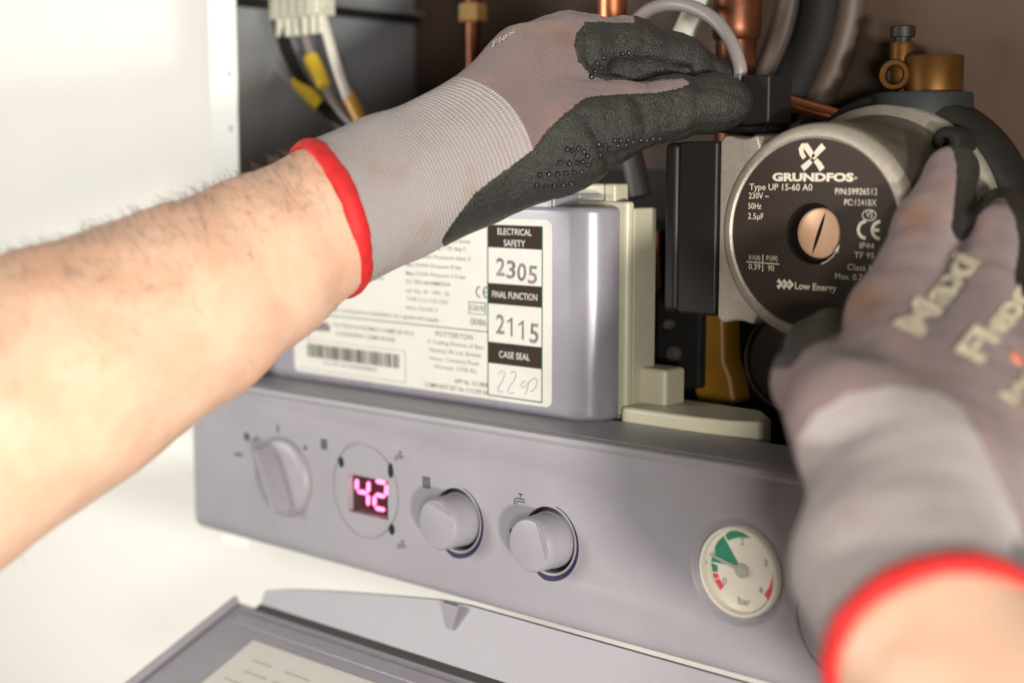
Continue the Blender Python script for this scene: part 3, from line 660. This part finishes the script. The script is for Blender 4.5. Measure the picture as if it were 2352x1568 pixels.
# brass fitting on a rod
bf = thing('brass_fitting', 'small brass nut on a dark rod hanging above the left glove', 'fitting', at(1085, 60, 120))
n0 = at(1086, 30, 120); b = MB(); b.lathe([(0, -5.5), (8.2, -5.5), (8.8, -4.5), (8.8, 4.5), (8.2, 5.5), (0, 5.5)], n0, (0, 0, 1), 6); b.build('nut', mat('pale_brass', (.62, .38, .14), .32, metal=.6), bf, smooth=20)
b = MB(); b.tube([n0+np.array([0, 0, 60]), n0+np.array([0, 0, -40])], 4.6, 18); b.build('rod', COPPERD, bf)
# terminal block and wires
tbk = at(690, 15, 60); b = MB()
for i in range(6): b.box(tbk[0]-24+i*8.2, tbk[0]-17+i*8.2, 54, 68, tbk[2]-7, tbk[2]+9)
b.box(tbk[0]-25, tbk[0]+26, 57, 66, tbk[2]-3, tbk[2]+10)
for i in range(6): b.lathe([(0, -12), (2.6, -12), (2.9, 0), (0, 0)], (tbk[0]-20.5+i*8.2, 60, tbk[2]-6), (0, 0, 1), 14)
tag(b.build('terminal_block', NYLON, bevel=.8), 'translucent white terminal block at the top of the case', 'terminal block')
def wire(label, px, m_, r=2.6, sleeve=None):
    t = thing('wire', label, 'wire', at(*px[0], 60), 'wires hanging from the terminal block')
    P = [at(x, y, 60+2*i) for i, (x, y) in enumerate(px)]; b = MB(); b.tube(spline(P), r, 12); b.build('insulation', m_, t, smooth=60)
    if sleeve:
        b = MB(); A, B = at(*sleeve[0], sleeve[2]), at(*sleeve[1], sleeve[2]); d = B-A
        b.tube([A, A+d*.04, A+d*.3, A+d*.7, A+d*.96, B], [3.6, 4.8, 5.2, 4.8, 4.4, 3.4], 16); b.build('sleeve', YELLOW, t, smooth=40)
    return t
wire('leftmost grey wire under the terminal block', [(588, 20), (605, 80), (635, 150), (690, 215), (760, 270), (830, 330)], WIREG, 3.0)
wire('black wire with lower yellow sleeve under the terminal block', [(634, 20), (650, 85), (670, 140), (700, 195), (750, 255), (810, 300), (850, 330)], BLACKR, 4.0, ((680, 182), (735, 245), 66))
wire('grey wire with upper yellow sleeve under the terminal block', [(680, 20), (695, 70), (712, 120), (735, 180), (765, 235), (820, 300)], WIREG, 2.8, ((712, 128), (745, 200), 63))
wire('pale wire turning orange at its end beside the left glove', [(735, 20), (752, 80), (772, 150), (795, 215), (800, 228)], WIREW, 3.2)
pipe('wire', 'orange wire end emerging above the left glove cuff', 'wire', [at(796, 214, 68), at(815, 250, 69), at(840, 300, 70)], 4.2, WIREO, 'wires hanging from the terminal block')
# gas valve and other parts low in the case
gv = thing('gas_valve', 'ochre plastic valve arm below the pump terminal box, with added dark block behind', 'valve', (-90, 120, 40))
b = MB(); b.box(-165, 20, 140, 175, -20, 150); b.box(-128, -98, 112, 140, 60, 112); b.build('dark_block', BLACKR, gv, bevel=2)  # black block added to keep the space behind the arm dark
yv = 118; q = [at(x, y, yv) for x, y in ((1562, 690), (1660, 690), (1664, 830), (1678, 870), (1688, 930), (1600, 930), (1588, 880), (1566, 825))]; b = MB(); b.prism(q, (0, 18, 0)); b.build('valve_arm', OCHRE, gv, bevel=3)
for x, y, s in ((1535, 745, 3), (1545, 812, 4.5)): c = at(x, y, 110); b = MB(); b.lathe([(0, -2), (s*.7, -2), (s, 0), (s, 4), (0, 4)], c, (0, 1, 0), 12); b.build('valve_screw', ALUD, gv)
c = at(1805, 830, 120); b = MB(); b.lathe([(0, 2), (23.5, 2), (23.8, -.5), (25.2, -1), (26, .5), (26, 30), (0, 30)], c, (0, 1, 0), 64); tag(b.build('pressure_vessel_cap', mat('dark_cap', (.045, .038, .03), .4, metal=.5), smooth=40), 'round dark cap with rim in the shade below the pump', 'cap')
pipe('rubber_tube', 'short dark grey rubber tube hanging below the left thumb', 'tube', [at(1440, 300, 108), at(1448, 350, 108), at(1460, 400, 108), at(1468, 440, 108), at(1470, 452, 108)], [6.5]*24+[5.5], mat('grey_rubber', (.06, .05, .045), .55), None)
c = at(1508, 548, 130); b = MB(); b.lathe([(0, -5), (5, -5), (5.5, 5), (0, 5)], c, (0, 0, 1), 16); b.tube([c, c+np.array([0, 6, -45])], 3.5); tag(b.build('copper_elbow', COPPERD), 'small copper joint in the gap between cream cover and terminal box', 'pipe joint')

# ================================================================== PERSON: forearms and gloves
def smin(a, b, k):
    h = np.maximum(k-np.abs(a-b), 0)/k; return np.minimum(a, b)-h*h*k*.25
class SDF:
    def __init__(s): s.p = []
    def cone(s, a, b, ra, rb, k=6., squash=None): s.p.append((np.array(a, float), np.array(b, float), ra, rb, k, squash)); return s
    def chain(s, pts, rs, k=6., k0=None, squash=None):
        for i in range(len(pts)-1): s.cone(pts[i], pts[i+1], rs[i], rs[i+1], (k0 if (i == 0 and k0) else k), squash)
    def eval(s, P):
        d = None
        for a, b, ra, rb, k, sq in s.p:
            ab = b-a; t = np.clip(((P-a) @ ab)/(ab @ ab), 0, 1); v = P-a-t[:, None]*ab
            if sq is not None: v = v+(1/sq[1]-1)*(v @ sq[0])[:, None]*sq[0]
            e = np.linalg.norm(v, axis=1)-(ra+(rb-ra)*t)
            d = e if d is None else smin(d, e, k)
        return d
    def bounds(s, pad=6):
        A = np.array([p[i] for p in s.p for i in (0, 1)]); R = np.array([p[i+2] for p in s.p for i in (0, 1)])
        return (A-R[:, None]).min(0)-pad, (A+R[:, None]).max(0)+pad
def surface_net(fn, lo, hi, h):
    n = np.ceil((hi-lo)/h).astype(int)+1
    ax = [lo[i]+h*np.arange(n[i]) for i in range(3)]
    G = np.empty(n)
    for i in range(n[0]):                              # slice by slice keeps memory low
        Y, Z = np.meshgrid(ax[1], ax[2], indexing='ij'); P = np.stack([np.full(Y.size, ax[0][i]), Y.ravel(), Z.ravel()], 1); G[i] = fn(P).reshape(Y.shape)
    ins = G < 0; c = [slice(0, -1), slice(1, None)]
    cnt = sum(ins[c[i], c[j], c[k]].astype(int) for i in (0, 1) for j in (0, 1) for k in (0, 1)); act = (cnt > 0) & (cnt < 8)
    idx = -np.ones(act.shape, int); I = np.argwhere(act); idx[act] = np.arange(len(I))
    acc = np.zeros((len(I), 3)); num = np.zeros(len(I))
    corners = [(i, j, k) for i in (0, 1) for j in (0, 1) for k in (0, 1)]
    for a in corners:
        for axn in range(3):
            if a[axn]: continue
            b_ = list(a); b_[axn] = 1
            va = G[I[:, 0]+a[0], I[:, 1]+a[1], I[:, 2]+a[2]]; vb = G[I[:, 0]+b_[0], I[:, 1]+b_[1], I[:, 2]+b_[2]]
            mk = (va < 0) != (vb < 0); t = np.where(mk, va/np.where(va == vb, 1, va-vb), 0)
            pos = np.tile(np.array(a, float), (len(I), 1)); pos[:, axn] = t; acc += pos*mk[:, None]; num += mk
    V = lo+h*(I+acc/num[:, None]); F = []
    for axn in range(3):
        o1, o2 = [(1, 2), (2, 0), (0, 1)][axn]
        sa = [slice(None)]*3; sb = [slice(None)]*3; sa[axn] = slice(0, -1); sb[axn] = slice(1, None)
        ch = ins[tuple(sa)] != ins[tuple(sb)]; E = np.argwhere(ch)
        E = E[(E[:, o1] > 0) & (E[:, o2] > 0)]
        e = [E.copy() for _ in range(4)]; e[1][:, o1] -= 1; e[2][:, o1] -= 1; e[2][:, o2] -= 1; e[3][:, o2] -= 1
        ok = np.all([np.all(x < np.array(idx.shape), axis=1) for x in e], axis=0); e = [x[ok] for x in e]; E = E[ok]
        q = np.stack([idx[x[:, 0], x[:, 1], x[:, 2]] for x in e], 1); fl = ins[E[:, 0], E[:, 1], E[:, 2]]
        q[~fl] = q[~fl][:, ::-1]; F.append(q[(q >= 0).all(1)])
    F = np.concatenate(F); return V, F
def relax(V, F, fn, h):                                # pull the net onto the true surface
    for _ in range(2):
        d = fn(V); e = .3
        g = np.stack([fn(V+np.eye(3)[i]*e)-fn(V-np.eye(3)[i]*e) for i in range(3)], 1)/(2*e); gn = np.linalg.norm(g, axis=1)+1e-6
        V = V-g/gn[:, None]*np.clip(d/gn, -h*.5, h*.5)[:, None]
    return V
def split(V, F, f):
    """cut triangles along f = 0; returns two (V, F) pieces: f<0 and f>=0"""
    T = np.concatenate([F[:, [0, 1, 2]], F[:, [0, 2, 3]]]) if F.shape[1] == 4 else F
    V = list(map(tuple, V)); f = list(f); cache = {}; out = [[], []]
    def cutp(a, b):
        key = (min(a, b), max(a, b))
        if key not in cache:
            t = f[a]/(f[a]-f[b]); cache[key] = len(V); V.append(tuple(np.array(V[a])*(1-t)+np.array(V[b])*t)); f.append(0.)
        return cache[key]
    fa = np.array(f); s = fa[T] < 0; c = s.sum(1)
    out[0].extend(map(tuple, T[c == 3])); out[1].extend(map(tuple, T[c == 0]))
    for tri in T[(c == 1) | (c == 2)]:
        sg = [f[i] < 0 for i in tri]; lone = [k for k in range(3) if sg.count(sg[k]) == 1][0]
        a, b_, c_ = tri[lone], tri[(lone+1) % 3], tri[(lone+2) % 3]; ab, ac = cutp(a, b_), cutp(a, c_)
        i = 0 if f[a] < 0 else 1
        out[i].append((a, ab, ac)); out[1-i] += [(ab, b_, c_), (ab, c_, ac)]
    V = np.array(V); res = []
    for fl in out:
        fl = np.array(fl); u, inv = np.unique(fl, return_inverse=True); res.append((V[u], inv.reshape(-1, 3)))
    return res
def poly_sd(px, py, poly):                             # signed distance to polygon (negative inside)
    P = np.array(poly, float); n = len(P); d = np.full(px.shape, 1e9); ins = np.zeros(px.shape, bool)
    for i in range(n):
        a, b_ = P[i], P[(i+1) % n]; e = b_-a; w0, w1 = px-a[0], py-a[1]; t = np.clip((w0*e[0]+w1*e[1])/(e @ e), 0, 1)
        d = np.minimum(d, np.hypot(w0-t*e[0], w1-t*e[1]))
        cnd = (a[1] > py) != (b_[1] > py); xi = a[0]+(py-a[1])/np.where(b_[1] == a[1], 1e-9, b_[1]-a[1])*(b_[0]-a[0]); ins ^= cnd & (px < xi)
    return np.where(ins, -d, d)
def mesh_obj(name, V, F, m_, parent, attrs=None, org=None):
    me = bpy.data.meshes.new(name); o_ = np.array(parent_world(parent))/MM if parent else np.zeros(3)
    me.from_pydata(((V-o_)*MM).tolist(), [], F.tolist()); me.materials.append(m_)
    for k, v in (attrs or {}).items(): a = me.attributes.new(k, 'FLOAT', 'POINT'); a.data.foreach_set('value', np.asarray(v, dtype=np.float32))
    me.polygons.foreach_set('use_smooth', [True]*len(me.polygons)); me.update()
    o = bpy.data.objects.new(name, me); COL.objects.link(o)
    if parent: o.parent = parent
    return o
def wob(P, f=1., s=0.):                                # cheap smooth noise
    return (np.sin(P[:, 0]*.31*f+s)*np.sin(P[:, 1]*.27*f+1.3*s)+np.sin(P[:, 2]*.35*f+2.1+s)*np.sin(P[:, 0]*.22*f-P[:, 1]*.19*f))*.5
def flat(P, dep):                                      # glove-plane coordinates of points (parallel extrusion through the glove)
    v = P-CPOS; return 1176+(v @ CR)/dep*FPX, 784-(v @ CU)/dep*FPX
def unit(v): v = np.array(v, float); return v/np.linalg.norm(v)

# ---- arms (bare skin): one continuous person mesh
LT = atd(748, 503, 660); LA = unit(CR*.94*.9+CU*.33*.9+CF*.42)
RT = atd(2160, 1500, 430); RA = unit(-CR*.10+CU*.52+CF*.85)
armL = SDF(); armL.chain([LT+LA*45, LT+LA*2, atd(590, 605, 637), atd(430, 700, 618), atd(150, 845, 590), atd(-200, 1050, 558), atd(-700, 1330, 510)], [24, 33.4, 38.5, 44, 51.5, 55, 55], k=4)
armR = SDF(); armR.chain([RT+RA*45, RT+RA*2, RT-RA*60-CU*4+CR*12, RT-RA*130-CU*4+CR*90, RT-RA*170-CU*20+CR*150], [24, 32.2, 39, 48, 53], k=4)
def arm_fn(s): return lambda P: s.eval(P)+.7*wob(P, .55)+.25*wob(P, 1.6, 3.)
lo, hi = armL.bounds(); VL, FL = surface_net(arm_fn(armL), lo, hi, 3.0)
lo, hi = armR.bounds(); VR, FR = surface_net(arm_fn(armR), lo, hi, 3.0)
person = mesh_obj('person', np.concatenate([VL, VR]), np.concatenate([FL, FR+len(VL)]), SKIN, None)
tag(person, 'person with bare forearms and red-trimmed grey work gloves holding the pump', 'person')
# hair on the left forearm
nrmL = lambda V: (lambda g: g/np.linalg.norm(g, axis=1)[:, None])(np.stack([armL.eval(V+np.eye(3)[i]*.5)-armL.eval(V-np.eye(3)[i]*.5) for i in range(3)], 1))
N_ = nrmL(VL); rng = np.random.RandomState(4)
axA = unit(atd(748, 503, 660)-atd(150, 845, 590))
wgt = np.clip(N_ @ CU+.0, 0.010, 1)*(((VL-LT) @ LA) < -3)*(((VL-CPOS) @ CR) > -260)
pick = rng.choice(len(VL), 2300, p=wgt/wgt.sum()); b = MB()
for i in pick:
    n = N_[i]; d = unit(-axA*.25+n*.55+np.cross(n, axA)*rng.uniform(-.9, .9)+rng.normal(0, .25, 3)); L_ = rng.uniform(4, 11); p = VL[i]-n*.3
    side = unit(np.cross(d, n)+1e-6); pts = [p, p+d*L_*.5, p+d*L_*.85-n*L_*.12+side*rng.uniform(-1, 1), ]
    b.tube(pts, [.065, .055, .02], 3, False)
b.build('arm_hair', HAIR, person, smooth=0)

def spots(V, dep, L):                                  # worn, rusty smudges at given places of a glove
    v = V-CPOS; z = v @ CF; x, y = 1176+FPX*(v @ CR)/z, 784-FPX*(v @ CU)/z; o_ = np.zeros(len(V))
    for sx_, sy_, r_, a_ in L: o_ = np.maximum(o_, a_*np.exp(-((x-sx_)**2+((y-sy_)*1.4)**2)/(2*r_*r_)*(1+.5*wob(V, 2., 1.))))
    return o_
# ---- left glove
gl = SDF()
A = lambda x, y, d: atd(x, y, d+20)
gl.chain([LT-LA*3, A(900, 432, 657), A(1075, 358, 672)], [35.9, 35.2, 33.6], k=3)
gl.cone(A(1075, 350, 672), A(1225, 165, 680), 33, 22.5, 8); gl.cone(A(1225, 165, 680), A(1310, 118, 682), 23.5, 16.0, 8)
gl.cone(A(1100, 362, 670), A(1290, 300, 670), 27, 22.5, 7)                       # palm towards the thumb root
gl.cone(A(1170, 320, 676), A(1300, 190, 684), 28, 20, 10)
gl.cone(A(1180, 418, 664), A(1312, 350, 664), 13, 14, 6)                      # heel pad
gl.chain([A(1290, 320, 668), A(1405, 277, 672), A(1540, 247, 682), A(1640, 236, 688), A(1680, 233, 690)], [22, 17.5, 14.2, 12.6, 10.2], k=7, k0=16)       # thumb
gl.chain([A(1318, 118, 684), A(1440, 118, 694), A(1560, 150, 706), A(1650, 195, 716), A(1690, 222, 720)], [16.5, 15.6, 13.6, 11, 9.6], k=6, k0=12)      # index finger
gl.chain([A(1270, 120, 700), A(1420, 130, 716), A(1540, 175, 726), A(1620, 215, 732)], [17, 15.5, 13, 11], k=3, k0=12)                                # middle, behind
gl.chain([A(1240, 150, 715), A(1370, 165, 734), A(1470, 205, 742), A(1540, 240, 744)], [16, 14.5, 12.5, 10.5], k=3, k0=12)
gl.chain([A(1215, 190, 726), A(1320, 215, 748), A(1400, 250, 752)], [15, 12.5, 10], k=3, k0=12)
creases = [((1340, 290), (1392, 378), 2.8, 5.5), ((1452, 232), (1478, 300), 1.2, 5.0), ((1540, 205), (1562, 285), 1.3, 4.5), ((1340, 70), (1352, 170), 1.1, 3.5), ((1490, 60), (1480, 120), .8, 6)]
HOL = SDF(); HOL.chain([A(1425, 160, 674), A(1490, 158, 680), A(1580, 164, 694)], [6.4, 6.4, 3.0], k=3)   # hollow between index and thumb
def gl_fn(P):
    d = gl.eval(P); x, y = flat(P, 692)
    for (ax_, ay), (bx, by), amp, w in creases:
        e = np.array([bx-ax_, by-ay], float); t = ((x-ax_)*e[0]+(y-ay)*e[1])/(e @ e)
        dd = np.abs((x-ax_)*e[1]-(y-ay)*e[0])/np.linalg.norm(e)/4.9+.25*np.sin(t*7); d = d+amp*np.exp(-(dd/w)**2*3)*np.exp(-((t-.5)/.55)**4)
    hand = np.clip((x-1150)/150, 0, 1)
    d = d+hand*(.7*wob(P, 1.1, 1.)+.4*wob(P, 2.4, 4.))+.35*wob(P, .5, 2.)
    d = np.maximum(d, -((P-LT) @ LA)); q = -HOL.eval(P); h = np.maximum(3-np.abs(d-q), 0)/3; return np.maximum(d, q)+h*h*.75
lo, hi = gl.bounds(); V, F = surface_net(gl_fn, lo, hi, 1.15); V = relax(V, F, gl_fn, 1.15)
def left_attrs(V):
    rel = V-LT; side = unit(np.cross(CF, LA)); front = unit(np.cross(LA, side))        # front points to / from the camera
    ang = np.arctan2(rel @ side - 0.0, -(rel @ CF)); t = rel @ LA
    return t, ang
LAXIS2 = unit(A(1085, 355, 672)-LT)
CB = np.array([(1018, 182), (1053, 184), (1100, 202), (1141, 234), (1179, 278), (1206, 322), (1223, 357), (1236, 400), (1240, 450)], float)
CE1, CE2 = np.array([.90, -.436]), np.array([.436, .90])
CPOLY = np.polyfit(CB @ CE2, CB @ CE1, 3)
def cuff_coord(x, y):                                  # signed distance (px) ahead of the curved border
    a, c = x*CE1[0]+y*CE1[1], x*CE2[0]+y*CE2[1]; c = np.clip(c, (CB @ CE2).min()-20, (CB @ CE2).max()+60)
    return a-np.polyval(CPOLY, c)
def fields_left(V):
    x, y = flat(V, 692)
    # curved border between ribbed cuff and hand
    dcuff = cuff_coord(x, y)
    coat1 = poly_sd(x, y, [(1020, 560), (1040, 530), (1054, 512), (1094, 459), (1160, 408), (1223, 360), (1250, 325), (1294, 281), (1341, 243), (1382, 234), (1458, 226), (1517, 217), (1563, 205), (1584, 193), (1569, 180), (1600, 150), (1900, 150), (1900, 400), (1400, 520), (1200, 620), (1033, 700)])
    coat2 = poly_sd(x, y, [(1462, 43), (1400, 45), (1345, 54), (1322, 85), (1316, 115), (1325, 150), (1345, 172), (1370, 188), (1388, 194), (1458, 190), (1569, 181), (1600, 160), (1900, 150), (1900, -200), (1462, -200)])
    rag = 2.6*wob(V, 6., 1.)+1.6*wob(V, 13., 5.)
    return dcuff, np.minimum(coat1, coat2)+rag
dc, co = fields_left(V)
(Vc, Fc), (Vk, Fk) = split(V, F, co)
dk, _ = fields_left(Vk); (Vq, Fq), (Vh, Fh) = split(Vk, Fk, dk+.0)
# stitch coordinates: rows run parallel to the cuff border, spacing opens towards it
def row_col_cuff(V):
    x, y = flat(V, 692); t = np.maximum(-cuff_coord(x, y), 0)/4.9          # mm behind the border
    row = t/2.6+.0034*t*t+.16*wob(V, .9, 2.)+.10*wob(V, 2.2, 1.)
    rel = V-LT; rel = rel-np.outer(rel @ LAXIS2, LAXIS2); u = unit(np.cross(LAXIS2, CF)); w = np.cross(LAXIS2, u)
    return row, np.arctan2(rel @ u, rel @ w)*35
r_, c_ = row_col_cuff(Vq)
glove_l = mesh_obj('glove', Vh, Fh, KNIT, person, {'row': (Vh-LT) @ unit(CU*.97+CR*.22), 'col': (Vh-LT) @ CR, 'stain': spots(Vh, 692, [(1300, 85, 22, .5), (1330, 130, 16, .35), (1270, 330, 25, .25)])})
glove_l['label'] = 'left glove with ribbed cuff and black dotted palm coating'
mesh_obj('cuff', Vq, Fq, KNITCUFF, glove_l, {'row': r_, 'col': c_})
# coating stands proud of the knit
def grad(fn, V): g = np.stack([fn(V+np.eye(3)[i]*.4)-fn(V-np.eye(3)[i]*.4) for i in range(3)], 1); return g/(np.linalg.norm(g, axis=1)[:, None]+1e-6)
_, cc = fields_left(Vc); lift = np.clip(-cc/4.9, 0, 1.0)*.6
coat = mesh_obj('palm_coating', Vc+grad(gl_fn, Vc)*lift[:, None], Fc, COATM, glove_l)
tree = BVHTree.FromPolygons([tuple(p) for p in V], [tuple(f) for f in F])
def hit(px, py): return tree.ray_cast(Vector(CPOS), Vector(unit(ray(px, py))))
b = MB(); zz = zoomer(1300, 0, 3.136)
dots = [(370, 1170), (412, 1178), (455, 1165), (500, 1190), (525, 1225), (315, 1272), (385, 1278), (445, 1272), (490, 1265), (530, 1290), (155, 1368), (225, 1362), (293, 1362), (360, 1356), (425, 1350), (480, 1345), (130, 1450), (200, 1452), (268, 1448), (340, 1446), (400, 1435), (610, 1132), (662, 1136), (735, 1102), (785, 1100), (840, 1092), (825, 1130), (760, 1140), (700, 1165), (880, 1110), (940, 1095), (990, 1095), (1040, 1085), (1090, 1085), (620, 1215), (655, 455), (600, 500), (630, 540), (590, 570), (560, 610), (800, 420), (850, 415), (900, 420)]
for zx, zy in dots:
    p, n, _, _ = hit(*zz(zx, zy))
    if p is None: continue
    p = np.array(p); n = np.array(n); n = n if n @ CF < 0 else -n
    b.lathe([(0, 1.45), (.75, 1.25), (1.25, .75), (1.45, 0), (1.5, -.6)], p+n*.5, n, 12)
b.build('grip_dot_pattern', mat('grip_dot', (.02, .02, .019), .16), glove_l, smooth=180)
def trim_ring(C, Ax, R, r, name, parent, seed, sq=None):
    u = unit(np.cross(Ax, CF)); w = np.cross(Ax, u); P = []; rr = []; n = 110; rg = np.random.RandomState(seed); ph = rg.uniform(0, 6, 4)
    for i in range(n+1):
        t = 2*math.pi*i/n; wv = math.sin(2*t+ph[0])*.8+math.sin(5*t+ph[1])*.25
        P.append(C+(u*math.cos(t)+w*math.sin(t))*(R+.4*math.sin(3*t+ph[2]))+Ax*wv); rr.append(r*(1+.05*math.sin(9*t+ph[3])+.03*math.sin(23*t)))
    b = MB(); K = 14; vs = []
    for i in range(n+1):
        rad = unit((P[i]-C)-((P[i]-C) @ Ax)*Ax)
        for k in range(K): a_ = 2*math.pi*k/K; vs.append(P[i]+rad*rr[i]*.42*math.cos(a_)*(1+.25*math.cos(2*a_))+Ax*rr[i]*math.sin(a_))
    b.add(vs, [(i*K+k, i*K+(k+1) % K, (i+1)*K+(k+1) % K, (i+1)*K+k) for i in range(n) for k in range(K)]); return b.build(name, TRIM, parent, smooth=180)
trim_ring(LT+LA*1, LA, 35.8, 4.9, 'cuff_trim', glove_l, 2)
# back-of-hand print seen at a slant near the top edge
def project_print(name, body, p0, dirx, diry, h, w, m_, tree_, parent, bold=.02):
    v, f = text_geo(body, bold); x0, x1 = v[:, 0].min(), v[:, 0].max(); y1 = v[:, 1].max(); vs = []; ok = True
    for x, y in v:
        px = p0[0]+dirx[0]*(x-x0)/(x1-x0)*w+diry[0]*y/y1*h; py = p0[1]+dirx[1]*(x-x0)/(x1-x0)*w+diry[1]*y/y1*h
        p, n, _, _ = tree_.ray_cast(Vector(CPOS), Vector(unit(ray(px, py))))
        if p is None: vs.append(None); continue
        p = np.array(p); n = np.array(n); n = n if n @ CF < 0 else -n; vs.append(p+n*.75)
    f = [q for q in f if all(vs[i] is not None for i in q)]
    vs = [q if q is not None else np.zeros(3) for q in vs]
    b = MB(); b.add(vs, f); return b.build(name, m_, parent, smooth=180)
project_print('back_print', 'Flex', (1132, 112), (.83, -.55), (.2, -1), 14, 62, PRINT, tree, glove_l, .0)

# ---- right glove
gr = SDF(); A = atd
gr.chain([RT-RA*3, RT+RA*40, A(2100, 1130, 492)], [33.8, 33.6, 34.0], k=4)
for a_, b_, ra, rb in ((A(2045, 1050, 505), A(2050, 730, 575), 29, 17), (A(2135, 1050, 510), A(2240, 705, 580), 29, 17.5), (A(2235, 1080, 520), A(2400, 770, 588), 27, 17), (A(2310, 1120, 528), A(2520, 870, 592), 24, 15), (A(1945, 955, 505), A(1872, 880, 545), 21.5, 15.5)):
    gr.cone(a_, b_, ra, rb, 10)
gr.chain([A(1872, 880, 545), A(1880, 800, 596), A(1905, 765, 622)], [15.5, 12.5, 10.5], k=5)
gr.chain([A(2050, 730, 575), A(2128, 530, 612), A(2190, 392, 632)], [17, 13.2, 11.4], k=8)
gr.chain([A(2240, 705, 580), A(2290, 545, 606), A(2302, 490, 640)], [17, 13, 11.5], k=5)
gr.chain([A(2400, 770, 588), A(2470, 610, 618), A(2475, 540, 650)], [16, 12.5, 11], k=5)
gr.chain([A(2520, 870, 592), A(2590, 720, 622)], [14, 10.5], k=5)
def gr_fn(P):
    d = gr.eval(P)+.7*wob(P, .45, 2.)+.3*wob(P, 1.1, 5.)
    return np.maximum(d, -((P-RT) @ RA))
lo, hi = gr.bounds(); V, F = surface_net(gr_fn, lo, hi, 1.8); V = relax(V, F, gr_fn, 1.8)
def rproj(V): v = V-CPOS; z = v @ CF; return 1176+FPX*(v @ CR)/z, 784-FPX*(v @ CU)/z
def fields_right(V):
    x, y = rproj(V); back = V @ CF
    cuff = poly_sd(x, y, [(1600, 1120), (1800, 1060), (1832, 1005), (1875, 948), (1945, 903), (2050, 886), (2150, 900), (2210, 938), (2270, 1045), (2320, 1150), (2352, 1232), (2420, 1380), (2700, 1500), (2700, 2200), (1500, 2200)])
    t = (V-RT) @ RA; cuff = np.maximum(cuff, (t-92)*4)
    c1 = poly_sd(x, y, [(2150, 250), (2160, 320), (2189, 345), (2197, 380), (2194, 458), (2184, 522), (2199, 556), (2228, 543), (2251, 489), (2282, 460), (2308, 453), (2331, 496), (2341, 561), (2330, 640), (2348, 700), (2380, 760), (2440, 640), (2520, 600), (2560, 760), (2800, 760), (2800, 250)])
    c2 = poly_sd(x, y, [(1700, 842), (1815, 845), (1850, 800), (1885, 785), (1905, 770), (1935, 760), (1935, 650), (1700, 650)])
    return cuff, np.minimum(c1, c2)+3*wob(V, 3., 2.)
cu_, co = fields_right(V); (Vc, Fc), (Vk, Fk) = split(V, F, co); dk, _ = fields_right(Vk); (Vq, Fq), (Vh, Fh) = split(Vk, Fk, dk)
glove_r = mesh_obj('glove', Vh, Fh, KNIT, person, {'row': (Vh-RT) @ unit(CU*.5+CF*.85), 'col': (Vh-RT) @ CR, 'stain': spots(Vh, 560, [(2110, 500, 34, .85), (1998, 690, 40, .8), (2040, 640, 24, .4), (2160, 420, 20, .4), (2120, 870, 30, .35)])}); glove_r['label'] = 'right glove with pale cuff and cream print on its back'
rel = Vq-RT; mesh_obj('cuff', Vq, Fq, KNITCUFF, glove_r, {'row': rel @ RA/1.6, 'col': rel @ CR*1.3})
mesh_obj('palm_coating', Vc+grad(gr_fn, Vc)*.35, Fc, COATM, glove_r)
tree = BVHTree.FromPolygons([tuple(p) for p in V], [tuple(f) for f in F])
trim_ring(RT+RA*1, RA, 34.6, 4.6, 'cuff_trim', glove_r, 8)
dx, dy = unit((.62, -.78)), unit((-.80, -.60))
project_print('back_print', 'Maxi', (2112, 778), (.62, -.78), (-.80, -.38), 78, 225, PRINT, tree, glove_r, .045)
project_print('back_print', 'Flex', (2248, 838), (.62, -.78), (-.80, -.42), 72, 212, PRINT, tree, glove_r, .045)
project_print('back_print', 'by', (2325, 930), (.62, -.78), (-.85, -.5), 42, 75, PRINT, tree, glove_r, .03)
p, n, _, _ = tree.ray_cast(Vector(CPOS), Vector(unit(ray(2334, 822))))
if p is not None:
    b = MB(); b.lathe([(0, .8), (3.0, .7), (3.2, .2), (3.2, -1)], np.array(p), np.array(n) if np.array(n) @ CF < 0 else -np.array(n), 20); b.build('print_dot', ORANGE, glove_r)
